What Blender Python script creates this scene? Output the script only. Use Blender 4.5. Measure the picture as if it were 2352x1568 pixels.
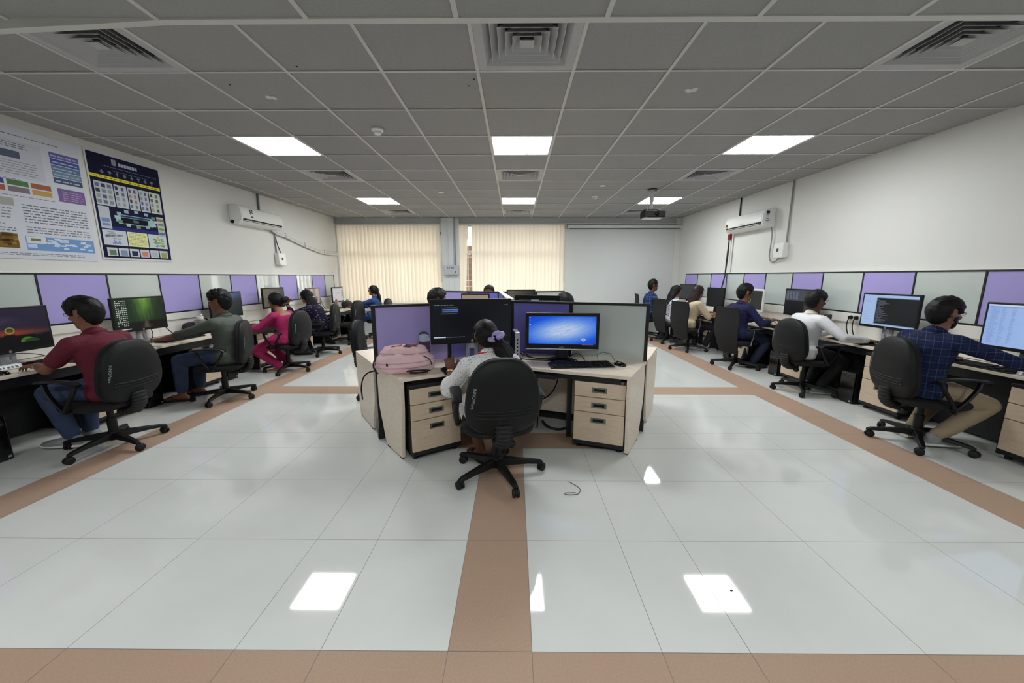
import bpy, bmesh, math, random
from mathutils import Vector, Matrix, noise
random.seed(7)
for o in list(bpy.data.objects): bpy.data.objects.remove(o, do_unlink=True)
SC = bpy.context.scene
COL = SC.collection
PI = math.pi
V = Vector
# ------------------------------------------------------------ camera
cd = bpy.data.cameras.new('camera'); cam = bpy.data.objects.new('camera', cd); COL.objects.link(cam)
cd.sensor_width = 36; cd.lens = 36 * 850 / 2352; cd.clip_start = .05; cd.clip_end = 200
cam.location = (0, 0, 1.47)
cam.rotation_euler = (PI / 2 - math.atan(150 / 850), 0, .007)
SC.camera = cam
# ------------------------------------------------------------ daylight and exposure
W = bpy.data.worlds.new('sky'); SC.world = W; W.use_nodes = True
bg = W.node_tree.nodes['Background']
bg.inputs[0].default_value = (1.0, .965, .90, 1); bg.inputs[1].default_value = 7.1
SC.view_settings.view_transform = 'Standard'; SC.view_settings.look = 'None'
SC.view_settings.gamma = 1; SC.view_settings.use_curve_mapping = False
SC.view_settings.exposure = 0.0
LAMP = 39.0                      # emission of the ceiling light panels
# ------------------------------------------------------------ materials
def lin(r, g, b):
    f = lambda c: (c / 255 / 12.92) if c / 255 <= .04045 else ((c / 255 + .055) / 1.055) ** 2.4
    return (f(r), f(g), f(b), 1)
MATS = {}
def mat(name, rgb, rough=.5, metal=0, spec=.5, bump=None, trans=None, emit=None, var=None, alpha=None):
    """rgb 0-255; bump=(scale,strength); var=(scale,amount,stretch) darkens the colour in a noise pattern of its own"""
    if name in MATS: return MATS[name]
    m = bpy.data.materials.new(name); m.use_nodes = True; nt = m.node_tree; N = nt.nodes; L = nt.links
    p = N['Principled BSDF']
    c = lin(*rgb)
    p.inputs['Base Color'].default_value = c; p.inputs['Roughness'].default_value = rough
    p.inputs['Metallic'].default_value = metal; p.inputs['Specular IOR Level'].default_value = spec
    if bump or var: tc = N.new('ShaderNodeTexCoord')
    if var:
        mp = N.new('ShaderNodeMapping'); mp.inputs['Scale'].default_value = var[2] if len(var) > 2 else (1, 1, 1)
        L.new(tc.outputs['Object'], mp.inputs[0])
        nz = N.new('ShaderNodeTexNoise'); nz.inputs['Scale'].default_value = var[0]; nz.inputs['Detail'].default_value = 5
        L.new(mp.outputs[0], nz.inputs['Vector'])
        rp = N.new('ShaderNodeValToRGB'); rp.color_ramp.elements[0].position = .3; rp.color_ramp.elements[1].position = .7
        rp.color_ramp.elements[0].color = [x * (1 - var[1]) for x in c[:3]] + [1]; rp.color_ramp.elements[1].color = c
        L.new(nz.outputs[0], rp.inputs[0]); L.new(rp.outputs[0], p.inputs['Base Color'])
    if bump:
        n2 = N.new('ShaderNodeTexNoise'); n2.inputs['Scale'].default_value = bump[0]; n2.inputs['Detail'].default_value = 4
        L.new(tc.outputs['Object'], n2.inputs['Vector'])
        b = N.new('ShaderNodeBump'); b.inputs['Strength'].default_value = bump[1]; b.inputs['Distance'].default_value = .01
        L.new(n2.outputs[0], b.inputs['Height']); L.new(b.outputs[0], p.inputs['Normal'])
    if trans: p.inputs['Transmission Weight'].default_value = trans; p.inputs['IOR'].default_value = 1.1
    if emit: p.inputs['Emission Color'].default_value = (*emit[0], 1); p.inputs['Emission Strength'].default_value = emit[1]
    if alpha: p.inputs['Alpha'].default_value = alpha
    MATS[name] = m; return m
def colmat(name, strength):
    """surface coloured by its own colour attribute: strength>0 a lit screen, 0 a print"""
    m = bpy.data.materials.new(name); m.use_nodes = True; N = m.node_tree.nodes; L = m.node_tree.links; p = N['Principled BSDF']
    a = N.new('ShaderNodeAttribute'); a.attribute_name = 'Col'
    if strength:
        p.inputs['Base Color'].default_value = (.004, .004, .005, 1); p.inputs['Roughness'].default_value = .32; p.inputs['Specular IOR Level'].default_value = .3
        L.new(a.outputs['Color'], p.inputs['Emission Color']); p.inputs['Emission Strength'].default_value = strength
    else:
        L.new(a.outputs['Color'], p.inputs['Base Color']); p.inputs['Roughness'].default_value = .75; p.inputs['Specular IOR Level'].default_value = .2
    MATS[name] = m; return m
colmat('screen', .85); colmat('print', 0)
def checkmat(name, base, line, line2, sc, rough=.85):
    """woven plaid: thin lines in two directions over a base colour"""
    m = bpy.data.materials.new(name); m.use_nodes = True; N = m.node_tree.nodes; L = m.node_tree.links; p = N['Principled BSDF']
    p.inputs['Roughness'].default_value = rough; p.inputs['Specular IOR Level'].default_value = .2
    tc = N.new('ShaderNodeTexCoord'); sp = N.new('ShaderNodeSeparateXYZ'); L.new(tc.outputs['Object'], sp.inputs[0])
    def mth(op, a, b=None):
        n = N.new('ShaderNodeMath'); n.operation = op
        for i, x in enumerate((a, b)):
            if x is None: continue
            if isinstance(x, (int, float)): n.inputs[i].default_value = x
            else: L.new(x, n.inputs[i])
        return n.outputs[0]
    h = mth('ADD', sp.outputs[0], mth('MULTIPLY', sp.outputs[1], .9))
    def stripe(src, s, w):
        return mth('LESS_THAN', mth('FRACT', mth('MULTIPLY', src, s)), w)
    a1 = mth('ADD', stripe(h, sc, .09), stripe(sp.outputs[2], sc, .09)); a2 = mth('ADD', stripe(h, sc * .5, .5), stripe(sp.outputs[2], sc * .5, .5))
    def mix(f, A, B):
        n = N.new('ShaderNodeMix'); n.data_type = 'RGBA'; L.new(f, n.inputs[0])
        for i, x in ((6, A), (7, B)):
            if isinstance(x, tuple): n.inputs[i].default_value = x
            else: L.new(x, n.inputs[i])
        return n.outputs[2]
    a3 = mth('ADD', stripe(h, sc * 2, .06), stripe(sp.outputs[2], sc * 2, .06))
    c = mix(mth('MULTIPLY', a2, .5), lin(*base), lin(*line2)); c = mix(mth('MULTIPLY', a1, .26), c, lin(*line)); c = mix(mth('MULTIPLY', a3, .14), c, lin(*line))
    L.new(c, p.inputs['Base Color']); MATS[name] = m; return m
def spotmat(name, base, spot, sc, th, rough=.85, rand=1.0):
    """scattered motif on cloth: voronoi cells"""
    m = bpy.data.materials.new(name); m.use_nodes = True; N = m.node_tree.nodes; L = m.node_tree.links; p = N['Principled BSDF']
    p.inputs['Roughness'].default_value = rough; p.inputs['Specular IOR Level'].default_value = .2
    tc = N.new('ShaderNodeTexCoord'); vo = N.new('ShaderNodeTexVoronoi'); vo.inputs['Scale'].default_value = sc; vo.inputs['Randomness'].default_value = rand
    L.new(tc.outputs['Object'], vo.inputs['Vector'])
    lt = N.new('ShaderNodeMath'); lt.operation = 'LESS_THAN'; lt.inputs[1].default_value = th; L.new(vo.outputs['Distance'], lt.inputs[0])
    n = N.new('ShaderNodeMix'); n.data_type = 'RGBA'; n.inputs[6].default_value = lin(*base); n.inputs[7].default_value = lin(*spot)
    L.new(lt.outputs[0], n.inputs[0]); L.new(n.outputs[2], p.inputs['Base Color']); MATS[name] = m; return m
M_ = lambda n: MATS[n]
mat('wall_paint', (213, 212, 207), .75, bump=(60, .04)); mat('wall_grey', (206, 208, 206), .75)
mat('ceiling_tile', (154, 153, 151), .95, bump=(180, .05), var=(90, .10)); mat('ceiling_bar', (196, 195, 190), .5)
mat('white_metal', (206, 206, 202), .45); mat('vent_metal', (170, 170, 170), .5); mat('vent_dark', (14, 14, 16), .9)
mat('lamp_dim', (255, 255, 255), .5, emit=((.95, .985, 1), LAMP * .95)); mat('lamp', (255, 255, 255), .5, emit=((.95, .985, 1), LAMP))
mat('floor_tile', (212, 214, 210), .045, spec=.5, var=(2.2, .05)); mat('floor_brown', (172, 145, 125), .5, spec=.25, var=(120, .12)); mat('grout', (120, 117, 110), .8)
mat('laminate', (234, 219, 200), .34, var=(3.2, .16, (4, 4, 30))); mat('laminate_edge', (196, 174, 150), .45)
mat('drawer_wood', (222, 200, 174), .5, var=(4, .24, (1.5, 1.5, 45)))
mat('black_laminate', (17, 17, 19), .55); mat('black_frame', (13, 13, 16), .4); mat('black_plastic', (10, 10, 12), .45, spec=.35, bump=(300, .02))
mat('dark_shell', (10, 12, 13), .55, spec=.28, bump=(220, .03)); mat('black_fabric', (10, 10, 14), .9, bump=(500, .06)); mat('mesh_fabric', (13, 13, 14), .8, bump=(600, .08))
mat('glossy_black', (9, 9, 11), .15); mat('chrome', (200, 200, 205), .18, metal=1); mat('grey_metal', (120, 122, 118), .35, metal=.7)
mat('silver', (170, 172, 176), .3, metal=.6); mat('dark_metal', (45, 46, 48), .4, metal=.3)
mat('purple_fabric', (168, 158, 214), .9, bump=(420, .04)); mat('purple_shaded', (118, 116, 196), .9, bump=(420, .04))  # second purple is the same fabric with shade painted into its colour
mat('board_glass', (190, 198, 194), .05, spec=.6); mat('raceway', (224, 223, 216), .45)
mat('white_plastic', (226, 226, 222), .35); mat('offwhite', (205, 206, 203), .4); mat('rubber', (9, 9, 10), .7)
mat('cable_black', (12, 12, 13), .5); mat('cable_grey', (135, 136, 134), .5); mat('red_plastic', (120, 22, 34), .4)
mat('navy_print', (22, 26, 66), .5); mat('paper_white', (205, 208, 216), .5)
# blind cloth lets daylight through
m = bpy.data.materials.new('blind_cloth'); m.use_nodes = True; nt = m.node_tree; nt.nodes.clear()
ou = nt.nodes.new('ShaderNodeOutputMaterial'); mx = nt.nodes.new('ShaderNodeMixShader'); mx.inputs[0].default_value = .25
di = nt.nodes.new('ShaderNodeBsdfDiffuse'); tr = nt.nodes.new('ShaderNodeBsdfTranslucent')
di.inputs[0].default_value = lin(232, 224, 208); tr.inputs[0].default_value = lin(253, 244, 228)
nt.links.new(di.outputs[0], mx.inputs[1]); nt.links.new(tr.outputs[0], mx.inputs[2]); nt.links.new(mx.outputs[0], ou.inputs[0]); MATS['blind_cloth'] = m
# ------------------------------------------------------------ mesh building
class MB:
    def __init__(s): s.v = []; s.f = []; s.m = []; s.c = []
    def add(s, vs, fs, mi=0, M=None, c=None):
        k = len(s.v); s.v += [(M @ V(p)) if M else V(p) for p in vs]
        for f in fs: s.f.append(tuple(i + k for i in f)); s.m.append(mi); s.c.append(c)
        return s
    def box(s, c, d, mi=0, M=None, rz=0):
        x, y, z = (q / 2 for q in d)
        T = Matrix.Translation(c) @ Matrix.Rotation(rz, 4, 'Z')
        if M: T = M @ T
        return s.add([(-x, -y, -z), (x, -y, -z), (x, y, -z), (-x, y, -z), (-x, -y, z), (x, -y, z), (x, y, z), (-x, y, z)],
                     [(3, 2, 1, 0), (4, 5, 6, 7), (0, 1, 5, 4), (1, 2, 6, 5), (2, 3, 7, 6), (3, 0, 4, 7)], mi, T)
    def bx(s, a, b, mi=0, M=None):
        return s.box([(a[i] + b[i]) / 2 for i in range(3)], [abs(b[i] - a[i]) for i in range(3)], mi, M)
    def prism(s, poly, z0, z1, mi=0, M=None):
        n = len(poly); ar = sum(poly[i][0] * poly[(i + 1) % n][1] - poly[(i + 1) % n][0] * poly[i][1] for i in range(n))
        if ar < 0: poly = poly[::-1]
        return s.add([(x, y, z0) for x, y in poly] + [(x, y, z1) for x, y in poly],
                     [tuple(range(n))[::-1], tuple(range(n, 2 * n))] + [(i, (i + 1) % n, n + (i + 1) % n, n + i) for i in range(n)], mi, M)
    def loft(s, rings, mi=0, M=None, cap=True):
        n = len(rings[0]); vs = [p for r in rings for p in r]; fs = []
        for i in range(len(rings) - 1):
            for j in range(n): fs.append((i * n + j, i * n + (j + 1) % n, (i + 1) * n + (j + 1) % n, (i + 1) * n + j))
        if cap: fs += [tuple(range(n))[::-1], tuple(range((len(rings) - 1) * n, len(rings) * n))]
        return s.add(vs, fs, mi, M)
    def tube(s, pts, r, n=8, mi=0, M=None, flat=1):
        pts = [V(p) for p in pts]; R = r if isinstance(r, (list, tuple)) else [r] * len(pts)
        rings = []; u = None
        for i, p in enumerate(pts):
            t = (pts[min(i + 1, len(pts) - 1)] - pts[max(i - 1, 0)])
            if t.length < 1e-9: t = V((0, 0, 1))
            t.normalize()
            if u is None:
                u = t.cross(V((0, 0, 1)) if abs(t.z) < .95 else V((0, 1, 0)))
            u = (u - t * u.dot(t)); u.normalize(); w = t.cross(u)
            rings.append([p + (u * math.cos(a) + w * math.sin(a) * flat) * R[i] for a in (2 * PI * k / n for k in range(n))])
        return s.loft(rings, mi, M)
    def lathe(s, prof, n=20, mi=0, M=None):
        return s.loft([[(r * math.cos(2 * PI * k / n), r * math.sin(2 * PI * k / n), z) for k in range(n)] for r, z in prof], mi, M)
    def ell(s, c, r, mi=0, M=None, n=14, k=8, R=None):
        T = Matrix.Translation(c) @ (R.to_4x4() if R else Matrix()) @ Matrix.Diagonal((*r, 1))
        if M: T = M @ T
        pr = [(max(math.sin(PI * i / k), .02), -math.cos(PI * i / k)) for i in range(k + 1)]
        return s.lathe(pr, n, mi, T)
    def quad(s, a, b, c, d, mi=0, col=None, M=None): return s.add([a, b, c, d], [(0, 1, 2, 3)], mi, M, col)
    def mesh(s, name, mats, smooth=None):
        me = bpy.data.meshes.new(name); me.from_pydata(s.v, [], s.f)
        for m in mats: me.materials.append(MATS[m] if isinstance(m, str) else m)
        me.polygons.foreach_set('material_index', s.m)
        if any(c is not None for c in s.c):
            ca = me.color_attributes.new('Col', 'FLOAT_COLOR', 'CORNER')
            for p in me.polygons:
                c = s.c[p.index] or (1, 1, 1, 1)
                for q, li in enumerate(p.loop_indices): ca.data[li].color = c[q] if isinstance(c[0], (tuple, list)) else c
        if smooth:
            me.polygons.foreach_set('use_smooth', [True] * len(me.polygons)); me.set_sharp_from_angle(angle=smooth)
        me.update(); return me
    def obj(s, name, mats, parent=None, smooth=None, bevel=0, label=None, seg=2):
        if not isinstance(mats, (list, tuple)): mats = [mats]
        o = bpy.data.objects.new(name, s.mesh(name, mats, smooth)); COL.objects.link(o)
        if parent: o.parent = parent
        if bevel:
            b = o.modifiers.new('bevel', 'BEVEL'); b.width = bevel; b.segments = seg; b.limit_method = 'ANGLE'; b.angle_limit = .6
        if label: o['label'] = label
        return o
def tag(o, label=None, cat=None, group=None, kind=None):
    if label: o['label'] = label
    if cat: o['category'] = cat
    if group: o['group'] = group
    if kind: o['kind'] = kind
    return o
def thing(name, label, cat, loc=(0, 0, 0), rz=0, group=None, scale=None):
    o = bpy.data.objects.new(name, None); COL.objects.link(o); o.empty_display_size = .1
    o.location = loc; o.rotation_euler = (0, 0, rz)
    if scale: o.scale = scale
    return tag(o, label, cat, group)
def struct(o): o['kind'] = 'structure'; return o
def dup(root, loc, rz, label, group=None, scale=None):
    r = root.copy(); COL.objects.link(r); r.location = loc; r.rotation_euler = (0, 0, rz); r['label'] = label
    if group: r['group'] = group
    if scale: r.scale = scale
    for ch in list(root.children):
        c = ch.copy(); COL.objects.link(c); c.parent = r
        for g in list(ch.children):
            d = g.copy(); COL.objects.link(d); d.parent = c
    return r
def arc(c, r, a0, a1, n, z=None):
    return [(c[0] + r * math.cos(a0 + (a1 - a0) * i / n), c[1] + r * math.sin(a0 + (a1 - a0) * i / n)) for i in range(n + 1)]
def bez(p0, p1, p2, p3, n=12):
    p0, p1, p2, p3 = V(p0), V(p1), V(p2), V(p3)
    return [p0 * (1 - t) ** 3 + p1 * 3 * t * (1 - t) ** 2 + p2 * 3 * t * t * (1 - t) + p3 * t ** 3 for t in (i / n for i in range(n + 1))]
def text_into(mb, s, size, M, mi=0, col=None):
    cu = bpy.data.curves.new('t', 'FONT'); cu.body = s; cu.size = size; cu.align_x = 'CENTER'; cu.align_y = 'CENTER'
    o = bpy.data.objects.new('t', cu); COL.objects.link(o); bpy.context.view_layer.update()
    me = bpy.data.meshes.new_from_object(o.evaluated_get(bpy.context.evaluated_depsgraph_get()))
    mb.add([v.co.copy() for v in me.vertices], [tuple(p.vertices) for p in me.polygons], mi, M, col)
    bpy.data.objects.remove(o); bpy.data.curves.remove(cu); bpy.data.meshes.remove(me)
# wall lines (the side walls run very slightly apart towards the camera)
YB = 9.9
ZC = 2.934
XL = lambda y: -4.625 - .0158 * (YB - y)
XR = lambda y: 4.26 + .0246 * (YB - y)
AL = -math.atan(.0158); AR = math.atan(.0246)     # rotations of things that stand along the side walls
# frame on a side wall: local x runs along the wall to the right as one faces it, local y into the wall, z up
ML = lambda y, z=0: Matrix.Translation((XL(y), y, z)) @ Matrix.Rotation(PI / 2 + AL, 4, 'Z')
MR = lambda y, z=0: Matrix.Translation((XR(y), y, z)) @ Matrix.Rotation(-PI / 2 + AR, 4, 'Z')
# ============================================================ THE ROOM
def floor():
    mb = MB(); Y0, Y1 = -2.2, YB
    xs = sorted([-5.3, -4.7, -4.0, -3.485, -3.165, -2.475, -1.795, -1.118, -.773, -.264, .071, .588, .938, 1.628, 2.318, 3.01, 3.37, 4.0, 4.7, 5.3])
    ys = [Y0, -1.62, -.99, -.36, .27, .90, 1.235, 1.865, 2.485, 3.0, 3.32, 3.74, 4.365, 4.495, 4.81, 5.44, 6.07, 6.7, 7.33, 7.96, 8.59, 9.22, Y1]
    g = .0012
    for i in range(len(xs) - 1):
        for j in range(len(ys) - 1):
            a, b, c, d = xs[i], xs[i + 1], ys[j], ys[j + 1]; cx, cy = (a + b) / 2, (c + d) / 2
            br = (-.264 < cx < .071) or (.9 < cy < 1.235) or (4.495 < cy < 4.81 and -3.485 < cx < 3.37) or (-3.485 < cx < -3.165 and cy > 1.2) or (3.01 < cx < 3.37 and cy > 1.2) or (3.0 < cy < 3.32 and -.8 < cx < .95)
            mb.quad((a + g, c + g, 0), (b - g, c + g, 0), (b - g, d - g, 0), (a + g, d - g, 0), 1 if br else 0)
    mb.bx((-5.3, Y0, -.15), (5.3, Y1, -.0008), 2)
    struct(mb.obj('floor', ['floor_tile', 'floor_brown', 'grout']))
floor()
SX = [-.270 + .693 * k for k in range(-8, 9)]
SY = [1.97 + .63 * k + .385 for k in range(0, 13)]            # rows of the main ceiling start behind the dropped edge
SY[0] = 1.97
SY = [1.97] + [2.355 + .628 * k for k in range(0, 12)] + [YB]
CX = lambda k: (SX[k] + SX[k + 1]) / 2
LIGHT_ROWS = [(4, 4), (9, 4)]
LIGHT_K = [4, 8, 12]
VENT_ROWS = [1, 6, 11]
cell_y = lambda j: (SY[j], SY[j + 1])
def ceiling():
    mb = MB(); skip = {(k, j) for k in LIGHT_K for j in (4, 9)} | {(k, j) for k in LIGHT_K for j in VENT_ROWS}
    for k in range(len(SX) - 1):
        for j in range(len(SY) - 1):
            if (k, j) in skip: continue
            mb.quad((SX[k], SY[j + 1], ZC + .004), (SX[k + 1], SY[j + 1], ZC + .004), (SX[k + 1], SY[j], ZC + .004), (SX[k], SY[j], ZC + .004), 0)
    mb.bx((-5.4, 1.97, ZC + .14), (5.4, YB, ZC + .3), 0)
    for x in SX: mb.bx((x - .012, 1.97, ZC - .004), (x + .012, YB, ZC + .003), 1)
    for y in SY[1:-1]: mb.bx((-5.3, y - .0085, ZC - .0035), (5.3, y + .0085, ZC + .002), 1)
    struct(mb.obj('ceiling', ['ceiling_tile', 'ceiling_bar']))
    # dropped part over the near end of the room
    zs = 2.64; mb = MB()
    mb.bx((-5.4, -2.2, zs + .004), (5.4, 1.955, zs + .02), 0)
    mb.bx((-5.4, 1.94, zs), (5.4, 1.96, ZC + .1), 0)
    for x in SX: mb.bx((x - .012, -2.2, zs - .003), (x + .012, 1.93, zs + .006), 1)
    for y in (-.55, .08, .71, 1.34): mb.bx((-5.3, y - .012, zs - .003), (5.3, y + .012, zs + .006), 1)
    # edge angle; it sags a little towards the left wall
    xs = [-5.4, -3.2, -2.42, -1.9, -1.62, 5.4]; dz = [-.055, -.052, -.035, -.014, 0, .004]
    for i in range(5):
        a, b = xs[i], xs[i + 1]; p, q = dz[i], dz[i + 1]
        vs = [(a, 1.93, zs - .004 + p), (b, 1.93, zs - .004 + q), (b, 1.967, zs - .004 + q), (a, 1.967, zs - .004 + p), (a, 1.93, zs + .02), (b, 1.93, zs + .02), (b, 1.967, zs + .06), (a, 1.967, zs + .06)]
        mb.add(vs, [(3, 2, 1, 0), (4, 5, 6, 7), (0, 1, 5, 4), (1, 2, 6, 5), (2, 3, 7, 6), (3, 0, 4, 7)], 1)
    struct(mb.obj('ceiling_1', ['ceiling_tile', 'ceiling_bar']))
ceiling()
def walls():
    struct(MB().prism([(XL(-2.2), -2.2), (XL(YB + .2), YB + .2), (XL(YB) - .6, YB + .2), (XL(-2.2) - .6, -2.2)], 0, ZC + .3).obj('wall_left', 'wall_paint'))
    struct(MB().prism([(XR(-2.2), -2.2), (XR(YB + .2), YB + .2), (XR(YB) + .6, YB + .2), (XR(-2.2) + .6, -2.2)], 0, ZC + .3).obj('wall_right', 'wall_paint'))
    struct(MB().bx((-5.4, -2.4, 0), (5.4, -2.2, ZC)).obj('wall_front', mat('dark_wall', (112, 108, 104), .7)))
    mb = MB(); a, b = YB, YB + .2
    mb.bx((-4.8, a, 0), (4.6, b, .80)); mb.bx((-4.8, a - .02, 2.79), (1.25, b, ZC + .3)); mb.bx((1.25, a, 2.79), (4.6, b, ZC + .3))
    mb.bx((-4.8, a - .06, .8), (-4.545, b, 2.79)); mb.bx((-1.92, a, .8), (-1.40, b, 2.79)); mb.bx((1.265, a, .8), (4.6, b, 2.79))
    struct(mb.obj('wall_back', 'wall_grey'))
    # pier between the windows, with cable trunking
    mb = MB(); mb.bx((-1.88, a - .14, 0), (-1.425, a + .01, ZC))
    struct(mb.obj('wall_pier', 'wall_grey', bevel=.006))
    struct(MB().bx((4.13, a - .05, 0), (4.4, a + .05, ZC)).obj('wall_corner', 'wall_paint'))
    struct(MB().bx((-4.72, a - .09, 2.785), (4.13, a - .0, 2.80)).obj('trim_1', 'white_metal'))
walls()
m = bpy.data.materials.new('pane'); m.use_nodes = True; nt = m.node_tree; nt.nodes.clear()
ou = nt.nodes.new('ShaderNodeOutputMaterial'); mx = nt.nodes.new('ShaderNodeMixShader'); mx.inputs[0].default_value = .06
t_ = nt.nodes.new('ShaderNodeBsdfTransparent'); g_ = nt.nodes.new('ShaderNodeBsdfGlossy'); g_.inputs['Roughness'].default_value = .02
nt.links.new(t_.outputs[0], mx.inputs[1]); nt.links.new(g_.outputs[0], mx.inputs[2]); nt.links.new(mx.outputs[0], ou.inputs[0]); MATS['pane'] = m
def window(n, x0, x1):
    y = YB + .1; z0, z1 = .8, 2.79
    mb = MB()
    for a, b in (((x0, y - .03, z0), (x1, y + .03, z0 + .05)), ((x0, y - .03, z1 - .05), (x1, y + .03, z1)), ((x0, y - .03, 2.06), (x1, y + .03, 2.13))): mb.bx(a, b)
    for k in range(5):
        x = x0 + (x1 - x0) * k / 4; mb.bx((x - .025, y - .028, z0), (x + .025, y + .028, z1))
    w = struct(mb.obj('window_%d' % n, 'white_metal'))
    g = MB().bx((x0, y + .004, z0), (x1, y + .008, z1)).obj('pane', 'pane', w)
    mb = MB()
    for k in range(13): mb.bx((x0, y + .05, z0 + .08 + k * .155), (x1, y + .062, z0 + .092 + k * .155))
    for k in range(24): x = x0 + (x1 - x0) * (k + .5) / 24; mb.bx((x - .006, y + .045, z0), (x + .006, y + .056, z1))
    mb.obj('grille', 'white_metal', w)
window(1, -4.545, -1.92); window(2, -1.40, 1.265)
# what lies outside: a brown building and the ground, seen only through gaps of the blinds
mb = MB(); mb.bx((-13, 27, -6), (-.6, 34, 3.6)); o = mb.obj('building', [mat('brown_brick', (66, 50, 36), .9)]); tag(o, 'brown building outside, seen through the gap in the right blind', 'building')
for i in range(3):
    for j in range(7):
        mb = MB().bx((-12.2 + j * 1.6, 26.95, -4 + i * 2.6), (-11.3 + j * 1.6, 27.02, -2.6 + i * 2.6)); mb.obj('window', 'dark_metal', o)
struct(MB().bx((-5, YB + .2, 2.86), (1.7, YB + .75, 2.95)).obj('sunshade', 'wall_grey'))  # unseen sunshade slab, added to darken the top of the blinds
struct(MB().bx((-40, 10.4, -6.2), (40, 60, -6)).obj('ground', [mat('ground', (96, 94, 84), .95)]))
# ------------------------------------------------------------ vertical blinds
def blind(label, x0, x1, n, yaw, skip=(), tilt=None, seed=1, ov=1.2, jit=.05):
    t = thing('vertical_blind', label, 'blind', ((x0 + x1) / 2, YB - .09, 2.785)); rnd = random.Random(seed); cx = (x0 + x1) / 2
    MB().box((0, 0, -.02), (x1 - x0, .045, .04)).obj('headrail', 'white_metal', t, bevel=.004)
    mb = MB(); w = (x1 - x0) / n * ov; H = 1.98
    for k in range(n):
        if k in skip: continue
        xc = x0 + (k + .5) * (x1 - x0) / n - cx; a = yaw(k) + rnd.uniform(-jit, jit); lean = (tilt(k) if tilt else 0) + rnd.uniform(-.006, .006)
        rings = []
        for i in range(7):
            z = -.04 - H * i / 6; tw = a + rnd.uniform(-.015, .015); x = xc + lean * i / 6; ca, sa = math.cos(tw), math.sin(tw); r = []
            for q in range(5):
                u = (q / 4 - .5) * w; bow = .018 * (1 - (2 * q / 4 - 1) ** 2)
                r.append((x + u * ca + bow * sa, u * sa - bow * ca, z))
            rings.append(r)
        nv = 5; vs = [p for r in rings for p in r]
        mb.add(vs, [(i * nv + j, i * nv + j + 1, (i + 1) * nv + j + 1, (i + 1) * nv + j) for i in range(6) for j in range(4)])
    mb.obj('slats', 'blind_cloth', t, smooth=.8)
    mb = MB(); mb.tube([(x1 - cx - .01, -.03, -.03), (x1 - cx - .012, -.035, -.8), (x1 - cx + .0, -.035, -1.35), (x1 - cx + .015, -.035, -1.2)], .004); mb.tube([(x1 - cx, -.035, -1.33), (x1 - cx + .012, -.035, -1.46)], [.006, .012])
    mb.obj('pull_cord', 'offwhite', t)
blind('cream vertical blind with tilted slats, left of the pier', -4.545, -1.915, 27, lambda k: .74 if k > 3 else .3, seed=3, ov=1.36, jit=.13)
blind('cream vertical blind with flat slats and a gap, right of the pier', -1.40, 1.265, 27, lambda k: .2 if k != 1 else .5, skip=(2,), tilt=lambda k: -.09 if k == 1 else (-.05 if k == 0 else 0), seed=5, jit=.1)
# ------------------------------------------------------------ ceiling fixtures
def vent(k, j, label, first=[None]):
    a, b = cell_y(j); loc = (CX(k), (a + b) / 2, ZC); hx, hy = .693 / 2 - .013, (b - a) / 2 - .011
    t = thing('air_vent', label, 'vent', loc, 0, 'square ceiling air vents')
    mb = MB(); I = .055
    for p, q in (((-hx, -hy, -.002), (hx, -hy + I, .006)), ((-hx, hy - I, -.002), (hx, hy, .006)), ((-hx, -hy + I, -.002), (-hx + I, hy - I, .006)), ((hx - I, -hy + I, -.002), (hx, hy - I, .006))): mb.bx(p, q)
    mb.obj('frame', 'vent_metal', t)
    mb = MB(); mb.bx((-hx, -hy, .10), (hx, hy, .13)); mb.obj('duct', 'vent_dark', t)
    n = 6
    for i in range(n):
        f = 1 - i / n; ax, ay = (hx - I) * f, (hy - I) * f; s = .045
        sq = lambda dx, z: [(-ax + dx, -ay + dx, z), (ax - dx, -ay + dx, z), (ax - dx, ay - dx, z), (-ax + dx, ay - dx, z)]
        if i == n - 1: mb = MB().loft([sq(0, .0), sq(s * .8, .03)])
        else: mb = MB(); r = [sq(0, -.001), sq(.004, -.001), sq(s + .004, .045), sq(s, .045)]; mb.loft(r + [r[0]], cap=False)
        mb.obj('louvre', 'vent_metal', t)
for j, d in ((1, 'near row, cut by the ceiling edge'), (6, 'middle row'), (11, 'far row by the windows')):
    for k, s in ((4, 'left'), (8, 'centre'), (12, 'right')): vent(k, j, 'square grey ceiling air vent, %s of the %s' % (s, d))
def light(k, j, label, z=ZC, yy=None, m='lamp'):
    a, b = yy or cell_y(j); hx, hy = .693 / 2 - .013, (b - a) / 2 - .01
    t = thing('ceiling_light', label, 'light', (CX(k), (a + b) / 2, z), 0, 'square ceiling light panels')
    mb = MB(); I = .012
    for p, q in (((-hx, -hy, -.003), (hx, -hy + I, .01)), ((-hx, hy - I, -.003), (hx, hy, .01)), ((-hx, -hy + I, -.003), (-hx + I, hy - I, .01)), ((hx - I, -hy + I, -.003), (hx, hy - I, .01))): mb.bx(p, q)
    mb.obj('frame', 'white_metal', t)
    MB().bx((-hx + I, -hy + I, 0), (hx - I, hy - I, .008)).obj('diffuser', m, t)
for j, d in ((4, 'near row'), (9, 'far row')):
    for k, s in ((4, 'left'), (8, 'middle'), (12, 'right')): light(k, j, 'bright square ceiling light panel, %s of the %s' % (s, d))
for k, s in ((4, 'left'), (8, 'middle'), (12, 'right')): light(k, 0, 'square light panel in the dropped ceiling behind the viewer, %s' % s, 2.638, (-.55, .08), 'lamp_dim')
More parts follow.
